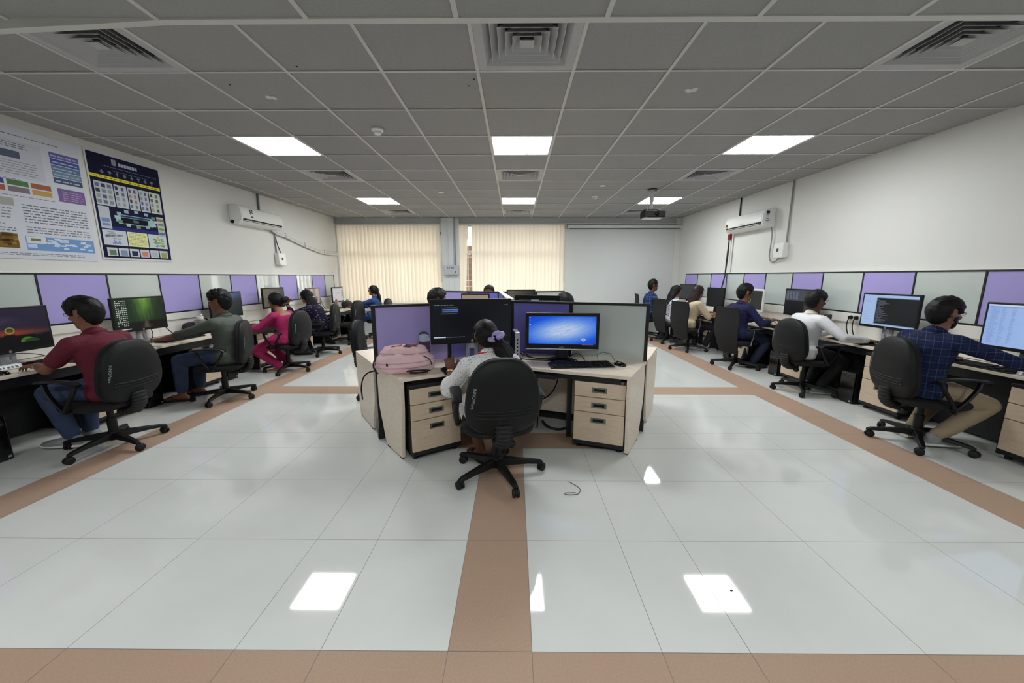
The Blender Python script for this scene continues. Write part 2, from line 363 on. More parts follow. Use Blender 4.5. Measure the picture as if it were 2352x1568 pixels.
def detector(label, x, y):
    t = thing('smoke_detector', label, 'smoke detector', (x, y, ZC)); MB().lathe([(.058, .002), (.06, -.012), (.052, -.022), (.04, -.026)]).obj('base', 'white_plastic', t, smooth=.7)
    MB().lathe([(.036, -.022), (.04, -.034), (.032, -.05), (.018, -.056), (.001, -.057)]).obj('head', 'white_plastic', t, smooth=.7)
    MB().lathe([(.0375, -.030), (.0405, -.033), (.0375, -.036)]).obj('slot', 'dark_metal', t)
detector('white round smoke detector on the ceiling, left near the front lights', -1.39, 4.05); detector('white round smoke detector on the ceiling, right before the projector', 1.49, 7.24)
for x, y, l in ((-1.304, 6.9, 'left'), (1.442, 6.44, 'right')):
    tag(MB().lathe([(.05, .001), (.05, -.006), (.03, -.01), (.001, -.011)], M=Matrix.Translation((x, y, ZC))).obj('sprinkler_cap', 'white_plastic', smooth=.7), 'small flat white disc on the far ceiling, %s one' % l, 'disc')
for x, y, l in ((-2.03, 3.38, 'left'), (1.42, 3.28, 'right')):
    mb = MB(); rnd = random.Random(int(x * 9))
    for q in range(7): mb.ell((x + rnd.uniform(-.04, .04), y + rnd.uniform(-.03, .03), ZC + .002), (.025, .018, .006), n=8, k=4)
    tag(mb.obj('plaster_patch', 'white_metal', smooth=.8), 'small rough white patch on a near ceiling tile, %s one' % l, 'patch')
for x, y in ((-2.22, 3.17), (-1.55, 2.92), (-.36, 3.2), (-.31, 3.1)):
    tag(MB().lathe([(.008, .0035), (.008, .002), (.001, .0015)], 8, M=Matrix.Translation((x, y, ZC))).obj('screw_hole', 'vent_dark'), 'tiny dark hole in a near ceiling tile', 'hole', 'tiny dark holes in the ceiling tiles')
# ------------------------------------------------------------ projector
t = thing('projector', 'black ceiling projector hanging on a white pole before the far right light', 'projector', (2.36, 6.72, ZC))
MB().lathe([(.085, .002), (.085, -.01), (.03, -.012)]).obj('ceiling_plate', 'dark_metal', t)
MB().tube([(0, 0, 0), (0, 0, -.20)], .036, 14).tube([(0, 0, -.18), (0, 0, -.34)], .028, 14).obj('pole', 'white_metal', t, smooth=.7)
mb = MB(); mb.box((.0, 0, -.335), (.12, .1, .01))
for sx in (-1, 1): mb.tube([(sx * .03, 0, -.335), (sx * .12, 0, -.335), (sx * .15, 0, -.37)], .009, 6)
mb.obj('bracket', 'dark_metal', t)
MB().box((.03, .0, -.42), (.36, .25, .1)).obj('body', 'black_plastic', t, bevel=.012)
MB().box((.03, .02, -.475), (.30, .2, .012)).obj('underside', 'white_plastic', t)
MB().add([(-.14, -.13, -.36), (-.15, -.13, -.47), (-.24, -.22, -.50), (-.235, -.22, -.40)], [(0, 1, 2, 3)]).add([(-.145, -.12, -.36), (-.155, -.12, -.47), (-.245, -.21, -.50), (-.24, -.21, -.40)], [(3, 2, 1, 0)]).obj('side_flap', 'dark_metal', t)
mb = MB().lathe([(.001, 0), (.02, .002), (.035, .012), (.04, 0)], 16, M=Matrix.Translation((.06, -.128, -.42)) @ Matrix.Rotation(PI / 2, 4, 'X')); mb.obj('lens', 'glossy_black', t, smooth=.6)
MB().tube(bez((-.02, 0, -.02), (-.12, -.02, -.2), (-.06, -.05, -.3), (-.12, -.14, -.5)), .005, 6).tube(bez((.02, .0, -.34), (.06, -.02, -.3), (.12, -.02, -.32), (.17, -.05, -.38)), .004, 6).obj('cable', 'offwhite', t)
t = thing('projector_screen', 'long white rolled-up projector screen case above the plain back wall', 'screen', (2.83, YB - .06, 2.72))
MB().box((0, 0, .0), (2.96, .08, .085)).obj('case', 'offwhite', t, bevel=.015); MB().bx((-1.44, -.025, -.055), (1.38, .0, -.035)).obj('weight_bar', 'dark_metal', t)
for s in (-1, 1): MB().box((s * 1.485, 0, 0), (.02, .1, .1)).obj('end_cap', 'grey_metal', t, bevel=.005)
# ------------------------------------------------------------ wall boxes, conduits, air conditioners
def split_ac(label, M, L=1.08, dot='left'):
    t = thing('air_conditioner', label, 'air conditioner'); t.matrix_world = M; h = L / 2
    pr = [(-.0, .155), (-.10, .155), (-.165, .135), (-.205, .07), (-.215, -.05), (-.20, -.10), (-.16, -.135), (-.05, -.15), (0, -.15)]
    MB().loft([[(x, y, z) for y, z in pr] for x in (-h, -h + .02, h - .02, h)]).obj('casing', 'white_plastic', t, smooth=.6, bevel=.008)
    MB().loft([[(x, y, z) for y, z in ((-.170, .131), (-.2085, .067), (-.2185, -.05), (-.2165, -.053), (-.2035, .066), (-.165, .128))] for x in (-h + .035, h - .035)]).obj('front_panel', 'white_plastic', t, smooth=.5)
    MB().loft([[(x, y, z) for y, z in ((-.2165, -.062), (-.204, -.103), (-.190, -.100), (-.20, -.06))] for x in (-h + .04, h - .04)]).obj('air_slot', 'vent_dark', t)
    MB().loft([[(x, y, z) for y, z in ((-.214, -.088), (-.185, -.118), (-.182, -.113), (-.210, -.084))] for x in (-h + .05, h - .05)]).obj('flap', 'white_plastic', t)
    for k in range(9): x = -h + .12 + k * (L - .24) / 8; MB().bx((x - .004, -.213, -.097), (x + .004, -.196, -.066)).obj('vane', 'offwhite', t)
    return t
MATS['sticker'] = mat('sticker', (60, 50, 46), .6); mat('sticker_green', (150, 165, 70), .6)
# left unit: end towards the camera shows; its pipes run to the window corner
yL = 6.83; t = split_ac('older white air conditioner with a dark emblem, on the left wall', ML(yL, 2.475))
mb = MB()
for z in (.075, .035): mb.tube([(-.30 + .028 * math.cos(a), -.209 - .002 * (z < .05), z + .02 * math.sin(a)) for a in (PI * .1 * i for i in range(0, 18 if z > .05 else 14))], .0065, 6)
mb.bx((-.33, -.222, -.03), (-.27, -.217, -.01)); mb.obj('emblem', 'sticker', t)
MB().ell((-.54, -.05, -.12), (.012, .035, .03)).obj('pipe_hole', 'vent_dark', t)
mb = MB()
for dz, r in ((0, .022), (-.045, .016), (-.03, .012)):
    mb.tube([(.40, -.06, -.13 + dz * .3), (.58, -.05, -.16 + dz), (.9, -.045, -.19 + dz), (1.3, -.04, -.28 + dz), (1.7, -.04, -.35 + dz), (2.2, -.04, -.42 + dz), (2.6, -.035, -.43 + dz), (3.02, -.03, -.42 + dz)], r, 8)
for x, z in ((.85, -.2), (1.5, -.33), (2.3, -.44)): mb.bx((x - .015, -.07, z - .05), (x + .015, 0, z + .05))
o = mb.obj('pipe_run', 'offwhite', smooth=.8); o.matrix_world = ML(yL, 2.475); tag(o, 'white insulated pipes sagging along the left wall to the window corner', 'pipe')
t = split_ac('glossy white air conditioner with stickers, on the right wall', MR(7.0, 2.43))
mb = MB(); mb.box((-.47, -.2215, -.01), (.05, .004, .04), 0); mb.box((-.47, -.2235, -.052), (.045, .004, .045), 1); mb.box((.0, -.222, -.03), (.07, .003, .010), 2); mb.obj('sticker', ['sticker', 'sticker_green', 'grey_metal'], t)
mb = MB(); mb.bx((.539, -.16, .065), (.543, -.105, .11), 0)
for z, w in ((.045, .04), (.02, .05), (-.02, .05), (-.055, .05)): mb.bx((.539, -.16, z), (.543, -.16 + w, z + .012), 1)
mb.bx((.539, -.105, -.045), (.543, -.085, -.03), 1); mb.obj('end_label', ['navy_print', 'grey_metal'], t)
MB().tube(bez((.50, -.03, -.14), (.62, -.04, -.3), (.50, -.03, -.55), (.56, -.03, -.68), 14) + bez((.56, -.03, -.68), (.60, -.03, -.76), (.72, -.03, -.74), (.78, -.03, -.64), 10)[1:], .009, 8).obj('supply_cable', 'cable_grey', t, smooth=.8)
def isolator(label, M):
    t = thing('isolator_box', label, 'switch box'); t.matrix_world = M
    MB().bx((-.11, -.09, -.115), (.11, 0, .115)).obj('housing', 'white_plastic', t, bevel=.01); MB().bx((-.03, -.094, -.02), (.015, -.088, .03)).bx((-.10, -.093, -.1), (-.09, -.088, -.09)).obj('breaker', 'sticker', t)
    return t
t = isolator('white switch box on the left wall under the air conditioner', ML(7.44, 1.80)); MB().tube(bez((-.06, -.03, .42), (-.03, -.03, .25), (-.02, -.05, .2), (.02, -.05, .12)), .008, 6).obj('cable', 'cable_black', t)
t = isolator('white switch box on the right wall beside the air conditioner', MR(6.19, 1.88))
def conduit(label, M, z0, z1, r=.014, mt='wall_paint'):
    t = tag(MB().tube([(0, -.018, z0), (0, -.018, z1)], r, 10, M=M).obj('conduit', mt, smooth=.8), label, 'conduit'); return t
conduit('vertical conduit on the left wall, above the air conditioner', ML(7.02), 2.62, ZC, .018, 'grey_metal'); conduit('grey conduit down to the switch box on the left wall', ML(7.38), 1.91, 2.34, .012, 'cable_grey')
conduit('grey vertical conduit from ceiling to switch box on the right wall', MR(6.12), 1.99, ZC, .012, 'cable_grey')
conduit('black vertical pipe above the right air conditioner', MR(7.42), 2.55, ZC, .012, 'cable_black'); conduit('pale vertical conduit below the red plug on the right wall', MR(7.56), 1.53, 2.3, .016, 'raceway')
t = thing('red_connector', 'red plug hanging from the right air conditioner with black cables', 'plug'); t.matrix_world = MR(7.63, 2.235)
MB().box((0, -.04, 0), (.075, .06, .11)).obj('plug', 'red_plastic', t, bevel=.012)
MB().tube([(0, -.05, -.05), (-.0, -.06, -.3), (.02, -.08, -.75), (.05, -.16, -1.1), (.09, -.24, -1.4)], .010, 6).tube([(.01, -.05, -.05), (.03, -.06, -.35), (.05, -.09, -.75), (.10, -.18, -1.1), (.12, -.24, -1.4)], .008, 6).tube([(0, -.03, .05), (.01, -.03, .12)], .012, 6).obj('cable', 'cable_black', t, smooth=.8)
# pier: trunking and distribution box
tag(MB().bx((-1.70, YB - .165, 0), (-1.57, YB - .135, 2.93)).obj('cable_trunking', 'wall_grey', bevel=.004), 'grey vertical cable trunking down the pier between the windows', 'trunking')
tag(MB().tube([(-1.53, YB - .155, 1.72), (-1.53, YB - .155, 2.93)], .012, 8).obj('conduit', 'cable_grey', smooth=.8), 'thin grey conduit beside the trunking on the pier', 'conduit')
t = thing('distribution_box', 'grey metal distribution box on the pier between the windows', 'electrical box', (-1.635, YB - .14, 1.625))
MB().bx((-.18, -.12, -.125), (.18, 0, .125)).obj('housing', mat('box_grey', (176, 180, 184), .45), t, bevel=.006); MB().bx((-.165, -.128, -.11), (.165, -.119, .11)).obj('door', 'box_grey', t, bevel=.003)
mb = MB()
for x, w in ((-.075, .03), (-.03, .025), (.03, .05), (.075, .02)): mb.bx((x - w / 2, -.131, .045), (x + w / 2, -.127, .06))
mb.obj('marking', 'dark_metal', t); MB().bx((.10, -.135, -.06), (.135, -.127, -.035)).obj('lock', 'dark_metal', t)
tag(MB().bx((-1.88, YB - .147, 2.52), (-1.895, YB - .05, 2.58)).obj('bracket', 'dark_metal'), 'small dark bracket on the left edge of the pier', 'bracket')
# ============================================================ CHAIRS
def star_base(t, off, R=.315):
    mb = MB().lathe([(.001, .055), (.042, .06), (.046, .10), (.040, .135), (.03, .14), (.001, .141)], 18)
    for k in range(5):
        a = off + 2 * PI * k / 5; T = Matrix.Rotation(a, 4, 'Z')
        sec = lambda r, w, z0, z1: [(r, -w, z0), (r, w, z0), (r, w * .7, z1), (r, -w * .7, z1)]
        mb.loft([sec(.02, .034, .075, .128), sec(.10, .030, .075, .122), sec(.22, .024, .074, .105), sec(R - .012, .022, .066, .092), sec(R + .016, .015, .062, .080)], 0, T)
    b = mb.obj('base', 'black_plastic', t, smooth=.6, bevel=.004)
    for k in range(5):
        a = off + 2 * PI * k / 5; T = Matrix.Translation((R * math.cos(a), R * math.sin(a), 0)) @ Matrix.Rotation(a + .8 + k * 1.3, 4, 'Z')
        c = MB()
        for s in (-1, 1): c.lathe([(.001, -.009), (.024, -.009), (.030, -.005), (.030, .005), (.024, .009), (.001, .009)], 16, 0, T @ Matrix.Translation((.012, s * .014, .030)) @ Matrix.Rotation(PI / 2, 4, 'X'))
        c.loft([[(.012 + .034 * math.cos(q), y, .030 + .034 * math.sin(q)) for q in (PI * i / 8 * .8 + .3 for i in range(9))] for y in (-.005, .005)], 0, T); c.tube([(0, 0, .05), (0, 0, .075)], .009, 8, 0, T)
        c.obj('caster', 'rubber', b, smooth=.6)
def cushion(w, d, z0, z1, n=36, e=3.2):
    sg = lambda c: math.copysign(abs(c) ** (2 / e), c)
    ring = lambda k, z: [(w * k * sg(math.cos(a)), d * k * sg(math.sin(a)), z) for a in (2 * PI * i / n for i in range(n))]
    h = z1 - z0
    return MB().loft([ring(.9, z0), ring(.98, z0 + .2 * h), ring(1, z0 + .5 * h), ring(.97, z0 + .8 * h), ring(.86, z1), ring(.4, z1 + .004)])
def back_pt(u, s, y):      # u angle on the outline, s size, y depth of the layer
    e = 2.7; sg = lambda c: math.copysign(abs(c) ** (2 / e), c)
    xn, zn = sg(math.cos(u)), sg(math.sin(u))
    x = .236 * s * xn * (1 - .13 * zn); z = .265 * s * zn
    return V((x, y + .38 * x * x - .05 * (z + .26) - .03 * math.cos(z * 6), .685 + z))
def task_chair(name, label, off, loc, rz, group, arms=True, logo=True):
    t = thing(name, label, 'chair', loc, rz, group, scale=(1.05, 1.04, 1))
    star_base(t, off - rz)
    MB().tube([(0, 0, .13), (0, 0, .26)], .032, 14).tube([(0, 0, .25), (0, 0, .38)], .022, 12).obj('column', 'black_plastic', t, smooth=.7)
    mb = MB().box((0, -.02, .375), (.17, .24, .045)); mb.tube([(.05, -.16, .34), (.05, -.16, .40)], .03, 10).ell((.07, -.17, .31), (.03, .03, .03)); mb.obj('mechanism', 'black_plastic', t, bevel=.008)
    MB().tube([(.08, .03, .375), (.2, .04, .37), (.25, .04, .365)], [.006, .006, .011], 8).obj('lever', 'black_plastic', t, smooth=.7)
    cushion(.245, .235, .38, .448).obj('seat', 'black_fabric', t, smooth=.9)
    n = 44; L = [(.90, .045), (.97, .04), (1, .022), (.985, .004)]; ring = lambda s, y: [back_pt(2 * PI * i / n, s, y - .225) for i in range(n)]
    b = MB().loft([ring(.25, .052), ring(.7, .052)] + [ring(s, y) for s, y in L]).obj('backrest', 'black_fabric', t, smooth=.9)
    mb = MB().loft([ring(.985, .004), ring(1.0, -.004), ring(.99, -.02), ring(.93, -.034), ring(.7, -.040), ring(.3, -.042)])
    for zz in (.565, .59, .612):
        pts = []
        for i in range(13):
            x = -.175 + .35 * i / 12; z = zz - .685 + .03 * (1 - (x / .18) ** 2) * -.4; pts.append((x, -.225 - .041 + .38 * x * x - .05 * (z + .26) - .03 * math.cos(z * 6), .685 + z))
        mb.tube(pts, .0045, 5)
    sh = mb.obj('shell', 'dark_shell', b, smooth=.9)
    if logo:
        mb = MB(); text_into(mb, 'INNOWave', .028, Matrix.Translation((-.192, .70, 0)) @ Matrix.Rotation(math.radians(-98), 4, 'Z'))
        for q in mb.v: x, z = q.x, q.y - .685; q.x, q.y, q.z = x, -.2635 + .38 * x * x - .05 * (z + .26) - .03 * math.cos(z * 6), z + .685
        mb.obj('logo', mat('logo_grey', (150, 152, 155), .5), b)
    pts = [(0, -.268, .53), (0, -.275, .45), (0, -.27, .385), (0, -.235, .34), (0, -.17, .325), (0, -.10, .345)]
    dense = bez((0, -.272, .50), (0, -.285, .40), (0, -.27, .315), (0, -.12, .335), 40)
    MB().tube(dense, [(.052, .060, .060, .052)[i % 4] for i in range(len(dense))], 16, flat=.62).obj('bellows', 'rubber', t, smooth=.4)
    MB().box((0, -.272, .525), (.10, .03, .09)).obj('bracket', 'black_plastic', t, bevel=.008)
    if arms:
        for s in (-1, 1):
            mb = MB(); rr = []
            for i in range(9):
                y = -.13 + .31 * i / 8; w = .032 + .008 * math.sin(PI * i / 8); z = .648 + .012 * math.sin(PI * i / 8 * .9) - (.02 if i == 0 else 0); rr.append([(s * .28 + w * math.cos(a), y, z + .010 * math.sin(a)) for a in (2 * PI * q / 10 for q in range(10))])
            mb.loft(rr)
            for y0, y1 in ((-.11, -.02), (.13, .05)): mb.tube(bez((s * .28, y0, .64), (s * .292, y0 * .9, .56), (s * .288, y1, .47), (s * .27, .02, .405)), [.019] * 13, 8, flat=.62)
            mb.tube([(s * .28, .02, .405), (s * .10, .0, .385)], .017, 8, flat=.6)
            mb.obj('armrest', 'black_plastic', t, smooth=.7)
    return t
def mesh_chair(name, label, off, loc, rz, group, h=1.0):
    t = thing(name, label, 'chair', loc, rz, group, scale=(1.05, 1.04, h))
    star_base(t, off - rz, .33)
    MB().tube([(0, 0, .13), (0, 0, .26)], .03, 14).tube([(0, 0, .25), (0, 0, .38)], .02, 12).obj('column', 'black_plastic', t, smooth=.7)
    mb = MB().box((0, -.02, .375), (.2, .26, .05)); mb.obj('mechanism', 'black_plastic', t, bevel=.01)
    MB().tube([(.1, .0, .37), (.24, .01, .36), (.28, -.02, .34)], .006, 6).obj('lever', 'black_plastic', t)
    cushion(.25, .235, .38, .452).obj('seat', 'black_fabric', t, smooth=.9)
    rows = [(.24, -.165, .165), (.32, -.195, .175), (.42, -.225, .188), (.52, -.252, .205), (.62, -.272, .218), (.72, -.268, .222), (.85, -.262, .218), (.95, -.272, .208), (.985, -.28, .195)]
    rr = []
    for z, y, w in rows:
        r = []
        for k in range(9): x = -w + 2 * w * k / 8; r.append((x, y + .45 * x * x - .014, z))
        for k in range(9): x = w - 2 * w * k / 8; r.append((x * .985, y + .45 * x * x + .012, z))
        rr.append(r)
    b = MB().loft(rr).obj('backrest', 'mesh_fabric', t, smooth=.8, bevel=.004)
    MB().tube([(0, -.205, .50), (0, -.19, .42), (0, -.10, .37)], [.022, .026, .028], 8, flat=1.4).obj('spine', 'black_plastic', t, smooth=.7)
    for s in (-1, 1):
        MB().tube([(s * .27, -.02, .40), (s * .275, -.015, .50)], [.022, .014], 8, flat=1.3).tube([(s * .275, -.015, .49), (s * .275, -.01, .63)], .009, 8).tube([(s * .27, -.02, .395), (s * .10, 0, .385)], .014, 6).obj('arm_post', 'chrome', t, smooth=.7)
        rr = []
        for i in range(9):
            y = -.12 + .27 * i / 8; w = .030 + .008 * math.sin(PI * i / 8); rr.append([(s * .275 + w * math.cos(a), y, .642 + .012 * math.sin(a)) for a in (2 * PI * q / 10 for q in range(10))])
        MB().loft(rr).obj('arm_pad', 'black_plastic', t, smooth=.7)
    return t
# ============================================================ DESK THINGS
def pedestal(label, M, group, D=.47):
    """local -y is the drawer front; origin on the floor under the middle of the front"""
    t = thing('drawer_pedestal', label, 'drawer unit', group=group); t.matrix_world = M
    mb = MB(); mb.bx((-.215, .02, .055), (.215, D, .63)); mb.bx((-.215, .0, .60), (.215, .03, .63)); mb.bx((-.215, .004, .04), (.215, .03, .075)); mb.obj('carcass', 'black_laminate', t, bevel=.003)
    for z0, z1 in ((.078, .335), (.341, .468), (.474, .60)):
        d = MB().bx((-.208, -.002, z0), (.208, .02, z1)).obj('drawer', 'drawer_wood', t, bevel=.003)
        zc = z1 - .063
        mb = MB().bx((-.062, -.006, zc - .022), (.062, .0, zc + .022), 0).bx((-.045, -.0075, zc - .011), (.045, -.0035, zc + .012), 1); mb.obj('handle', ['grey_metal', 'vent_dark'], d)
    MB().lathe([(.001, .0), (.011, .0), (.011, .008), (.001, .008)], 12, M=Matrix.Translation((.18, -.001, .617)) @ Matrix.Rotation(PI / 2, 4, 'X')).obj('lock', 'grey_metal', t)
    for x in (-.17, .17):
        for y in (.06, D - .05): MB().tube([(x, y, .0), (x, y, .058)], [.022, .018], 10).obj('foot', 'rubber', t)
    return t
def tower(label, M, sticker=None, group='computer towers under the wall desks'):
    t = thing('computer_tower', label, 'computer', group=group); t.matrix_world = M
    MB().bx((-.09, .01, .0), (.09, .44, .37)).obj('case', 'black_laminate', t, bevel=.005)
    f = MB().bx((-.09, -.012, .0), (.09, .012, .37)).obj('front_panel', 'glossy_black', t, bevel=.006)
    MB().bx((-.07, -.016, .32), (.06, -.01, .335)).bx((-.07, -.016, .29), (.07, -.012, .31)).obj('drive_bay', 'dark_metal', f)
    mb = MB().bx((.055, -.014, .02), (.078, -.011, .038)); mb.obj('badge', 'silver', f)
    if sticker:
        MB().bx((-.05, -.014, .205), (.03, -.0115, .232)).obj('sticker', 'white_plastic', f)
        mb = MB(); text_into(mb, sticker, .022, Matrix.Translation((-.01, -.0145, .218)) @ Matrix.Rotation(PI / 2, 4, 'X')); mb.obj('sticker_text', 'vent_dark', f)
    return t
def keyboard(label, M, w=.47):
    t = thing('keyboard', label, 'keyboard', group='black keyboards'); t.matrix_world = M
    MB().add([(-w / 2, -.08, 0), (w / 2, -.08, 0), (w / 2, .08, 0), (-w / 2, .08, 0), (-w / 2, -.08, .012), (w / 2, -.08, .012), (w / 2, .08, .024), (-w / 2, .08, .024)], [(3, 2, 1, 0), (4, 5, 6, 7), (0, 1, 5, 4), (1, 2, 6, 5), (2, 3, 7, 6), (3, 0, 4, 7)]).obj('body', 'black_plastic', t, bevel=.004)
    mb = MB(); n = 21
    for r in range(6):
        for k in range(n):
            if k in (14, 17 + (r == 5) * 9): continue
            x = -w / 2 + .018 + (w - .036) * (k + .5) / n; y = -.064 + r * .0245; z = .0125 + .075 * (y + .08); mb.box((x, y, z + .004), ((w - .036) / n * .82, .019, .007))
    mb.obj('keys', 'dark_shell', t); return t
def mouse(label, M, cable=None):
    t = thing('mouse', label, 'mouse', group='computer mice'); t.matrix_world = M
    n = 14; rr = []
    for i in range(9):
        a = PI * i / 8; y = -.058 * math.cos(a); w = .034 * math.sin(a) ** .6 + .001; h = .034 * math.sin(a * .9 + .2) ** .8 if i < 8 else .006
        rr.append([(w * math.cos(q), y, max(0, h * math.sin(q)) if q < PI else 0) for q in (2 * PI * k / n for k in range(n))])
    MB().loft(rr).obj('shell', 'glossy_black', t, smooth=.9)
    MB().ell((0, .03, .031), (.006, .012, .008)).obj('wheel', 'rubber', t, smooth=.9)
    if cable: MB().tube(cable, .0022, 6).obj('cable', 'cable_black', t, smooth=.9)
    return t
def screen_mesh(w, h, fn, over, M, nx=48, ny=28, mi=0):
    mb = MB(); C = lambda u, v: lin(*fn(u, v))
    for i in range(nx):
        for j in range(ny):
            u0, u1, v0, v1 = i / nx, (i + 1) / nx, j / ny, (j + 1) / ny; P = lambda u, v: ((u - .5) * w, 0, v * h)
            mb.quad(P(u0, v0), P(u1, v0), P(u1, v1), P(u0, v1), 0, (C(u0, v0), C(u1, v0), C(u1, v1), C(u0, v1)), M)
    rects(mb, w, h, over, M, -.0006); return mb
def rects(mb, w, h, over, M, y):
    for q in over:
        u0, v0, u1, v1, c = q[:5]; yy = y * (q[5] if len(q) > 5 else 1); P = lambda u, v: ((u - .5) * w, yy, v * h)
        mb.quad(P(u0, v0), P(u1, v0), P(u1, v1), P(u0, v1), 0, lin(*c), M)
def ringfan(mb, u, v, ru, rv, w, h, M, c, y=-.001, inner=.7, n=20, a0=0, a1=2 * PI):
    P = lambda k, s: ((u - .5 + ru * s * math.cos(a0 + (a1 - a0) * k / n)) * w, y, (v + rv * s * math.sin(a0 + (a1 - a0) * k / n)) * h)
    for k in range(n): mb.quad(P(k, 1), P(k + 1, 1), P(k + 1, inner), P(k, inner), 0, lin(*c), M)
def monitor(label, loc, rz, w, h, z0, fn, over=(), bez=.018, chin=.03, frame='black_plastic', stand='column', tilt=0, badge=True, zdesk=.685, extra=None, back_sticker=False, cat='monitor'):
    """local -y faces the user; loc z is the desk, z0 the lower edge above it"""
    t = thing('monitor', label, cat, (loc[0], loc[1], zdesk), rz, 'flat computer monitors')
    T = Matrix.Translation((0, 0, z0)) @ Matrix.Rotation(tilt, 4, 'X')
    mb = MB().bx((-w / 2, -.018, 0), (w / 2, .012, h), 0, T); mb.bx((-w / 2 + .05, .01, .04), (w / 2 - .05, .035, h - .05), 0, T); hs = mb.obj('housing', frame, t, bevel=.006)
    sm = screen_mesh(w - 2 * bez, h - bez - chin, fn, over, T @ Matrix.Translation((0, -.0186, chin)))
    if extra: extra(sm, w - 2 * bez, h - bez - chin, T @ Matrix.Translation((0, -.0186, chin)))
    sm.obj('screen', 'screen', t)
    if badge:
        mb = MB(); B = T @ Matrix.Translation((0, -.0188, chin * .48)) @ Matrix.Rotation(PI / 2, 4, 'X'); r = min(.011, chin * .4)
        mb.add([(r * math.cos(a), r * math.sin(a), 0) for a in (2 * PI * k / 20 for k in range(20))], [tuple(range(20))], 0, B); text_into(mb, 'hp', r * 1.35, B @ Matrix.Translation((0, .0, .0004)), 1); mb.obj('badge', ['silver', 'vent_dark'], hs)
    if back_sticker: MB().bx((-.03, .034, h - .075), (.06, .0365, h - .045), 0, T).obj('sticker', 'paper_white', hs)
    if stand == 'column':
        mb = MB(); mb.bx((-.055, .012, .01), (-.022, .035, z0 + h * .45)); mb.bx((.022, .012, .01), (.055, .035, z0 + h * .45)); mb.bx((-.055, .012, z0 * .72), (.055, .035, z0 + h * .45)); mb.bx((-.022, .015, .01), (.022, .033, .05)); mb.obj('stand', 'silver', t, bevel=.003)
        MB().bx((-.12, -.08, 0), (.12, .10, .012)).obj('foot', 'dark_metal', t, bevel=.004)
    elif stand == 'white':
        MB().bx((-.05, .012, .01), (.05, .05, z0 + h * .4)).obj('stand', 'white_plastic', t, bevel=.008); MB().bx((-.12, -.08, 0), (.12, .1, .014)).obj('foot', 'white_plastic', t, bevel=.006)
    else:
        MB().tube([(0, .02, .02), (0, .022, z0 + .03)], [.06, .045], 14, flat=.6).obj('stand', 'black_plastic', t, smooth=.7)
        MB().lathe([(.125, 0), (.13, .008), (.11, .02), (.05, .03), (.001, .032)], 30, M=Matrix.Translation((0, .01, 0)) @ Matrix.Diagonal((1, .75, 1, 1))).obj('foot', 'glossy_black', t, smooth=.7)
    return t
# ============================================================ WALL WORKSTATIONS
LJ = [1.15, 1.77, 2.40, 3.03, 3.642, 4.27, 4.889, 5.50, 6.104, 6.697, 7.339, 7.911, 8.506, 9.055, 9.50]
RJ = [1.05, 1.67, 2.29, 2.91, 3.52, 4.121, 4.715, 5.309, 5.867, 6.469, 7.055, 7.606, 8.18, 8.751, 9.319]
def wall_partition(side, J, M, sg, z0, z1, label, glass_parity):
    t = thing('wall_partition', label, 'partition'); t.matrix_world = Matrix.Translation(((XL if side == 'L' else XR)(5), 5, 0))
    K = t.matrix_world.inverted() @ M
    mb = MB(); a, b = J[0] * sg, J[-1] * sg
    mb.bx((a, -.045, z1 - .016), (b, 0, z1), 0, K); mb.bx((a, -.043, z0 - .012), (b, 0, z0 + .006), 0, K)
    for y in J: mb.bx((y * sg - .008, -.044, z0), (y * sg + .008, 0, z1), 0, K)
    mb.obj('frame', 'black_frame', t)
    MB().bx((a, -.046, z1), (b, .01, z1 + .012), 0, K).obj('cap', 'raceway', t)
    for i in range(len(J) - 1):
        p, q = sorted((J[i] * sg, J[i + 1] * sg)); g = (i % 2 == glass_parity)
        o = MB().bx((p + .008, -.038, z0 + .006), (q - .008, -.004, z1 - .016), 0, K).obj('board' if g else 'panel', 'board_glass' if g else 'purple_fabric', t)
        if g: o['label'] = 'glossy pale marker board'
        else: o['label'] = 'lilac fabric panel'
    MB().bx((a, -.055, .885), (b, 0, z0 - .012), 0, K).obj('cable_raceway', 'raceway', t, bevel=.004)
    MB().bx((a, -.03, .69), (b, 0, .885), 0, K).obj('lower_panel', 'raceway', t)
wall_partition('L', LJ, ML(0), 1, .985, 1.503, 'long low partition of lilac panels and marker boards on the left wall', 1)
wall_partition('R', RJ, MR(0), -1, 1.015, 1.53, 'long low partition of lilac panels and marker boards on the right wall', 0)
ZD = .685
def worktop(label, M, sg, y0, y1, D, peds):
    t = thing('worktop', label, 'desk'); t.matrix_world = Matrix.Translation(M.translation)
    K = t.matrix_world.inverted() @ M; a, b = sorted((y0 * sg, y1 * sg))
    MB().bx((a, -D, ZD - .026), (b, -.03, ZD), 0, K).obj('top', 'laminate', t, bevel=.003)
    MB().bx((a, -D + .02, ZD - .11), (b, -D + .045, ZD - .026), 0, K).obj('apron', 'black_frame', t)
    MB().bx((a, -.14, .02), (b, -.12, ZD - .026), 0, K).obj('modesty_panel', 'black_laminate', t)
    for y in peds:
        MB().bx((y * sg - .012, -D + .06, 0), (y * sg + .012, -.06, ZD - .026), 0, K).obj('leg', 'black_frame', t)
worktop('long beech worktop along the left wall', ML(0), 1, 1.2, 9.5, .685, [1.25, 3.42, 4.57, 5.74, 6.9, 8.05, 9.45])
worktop('long beech worktop along the right wall', MR(0), -1, 1.1, 9.3, .42, [1.15, 2.95, 4.15, 5.38, 6.55, 7.75, 9.25])
WHO_L = ['behind the chair of the man in maroon', 'behind the chair of the man in green', 'beyond the woman in pink', 'beyond the woman in dark print', 'by the far end of the left wall desk']
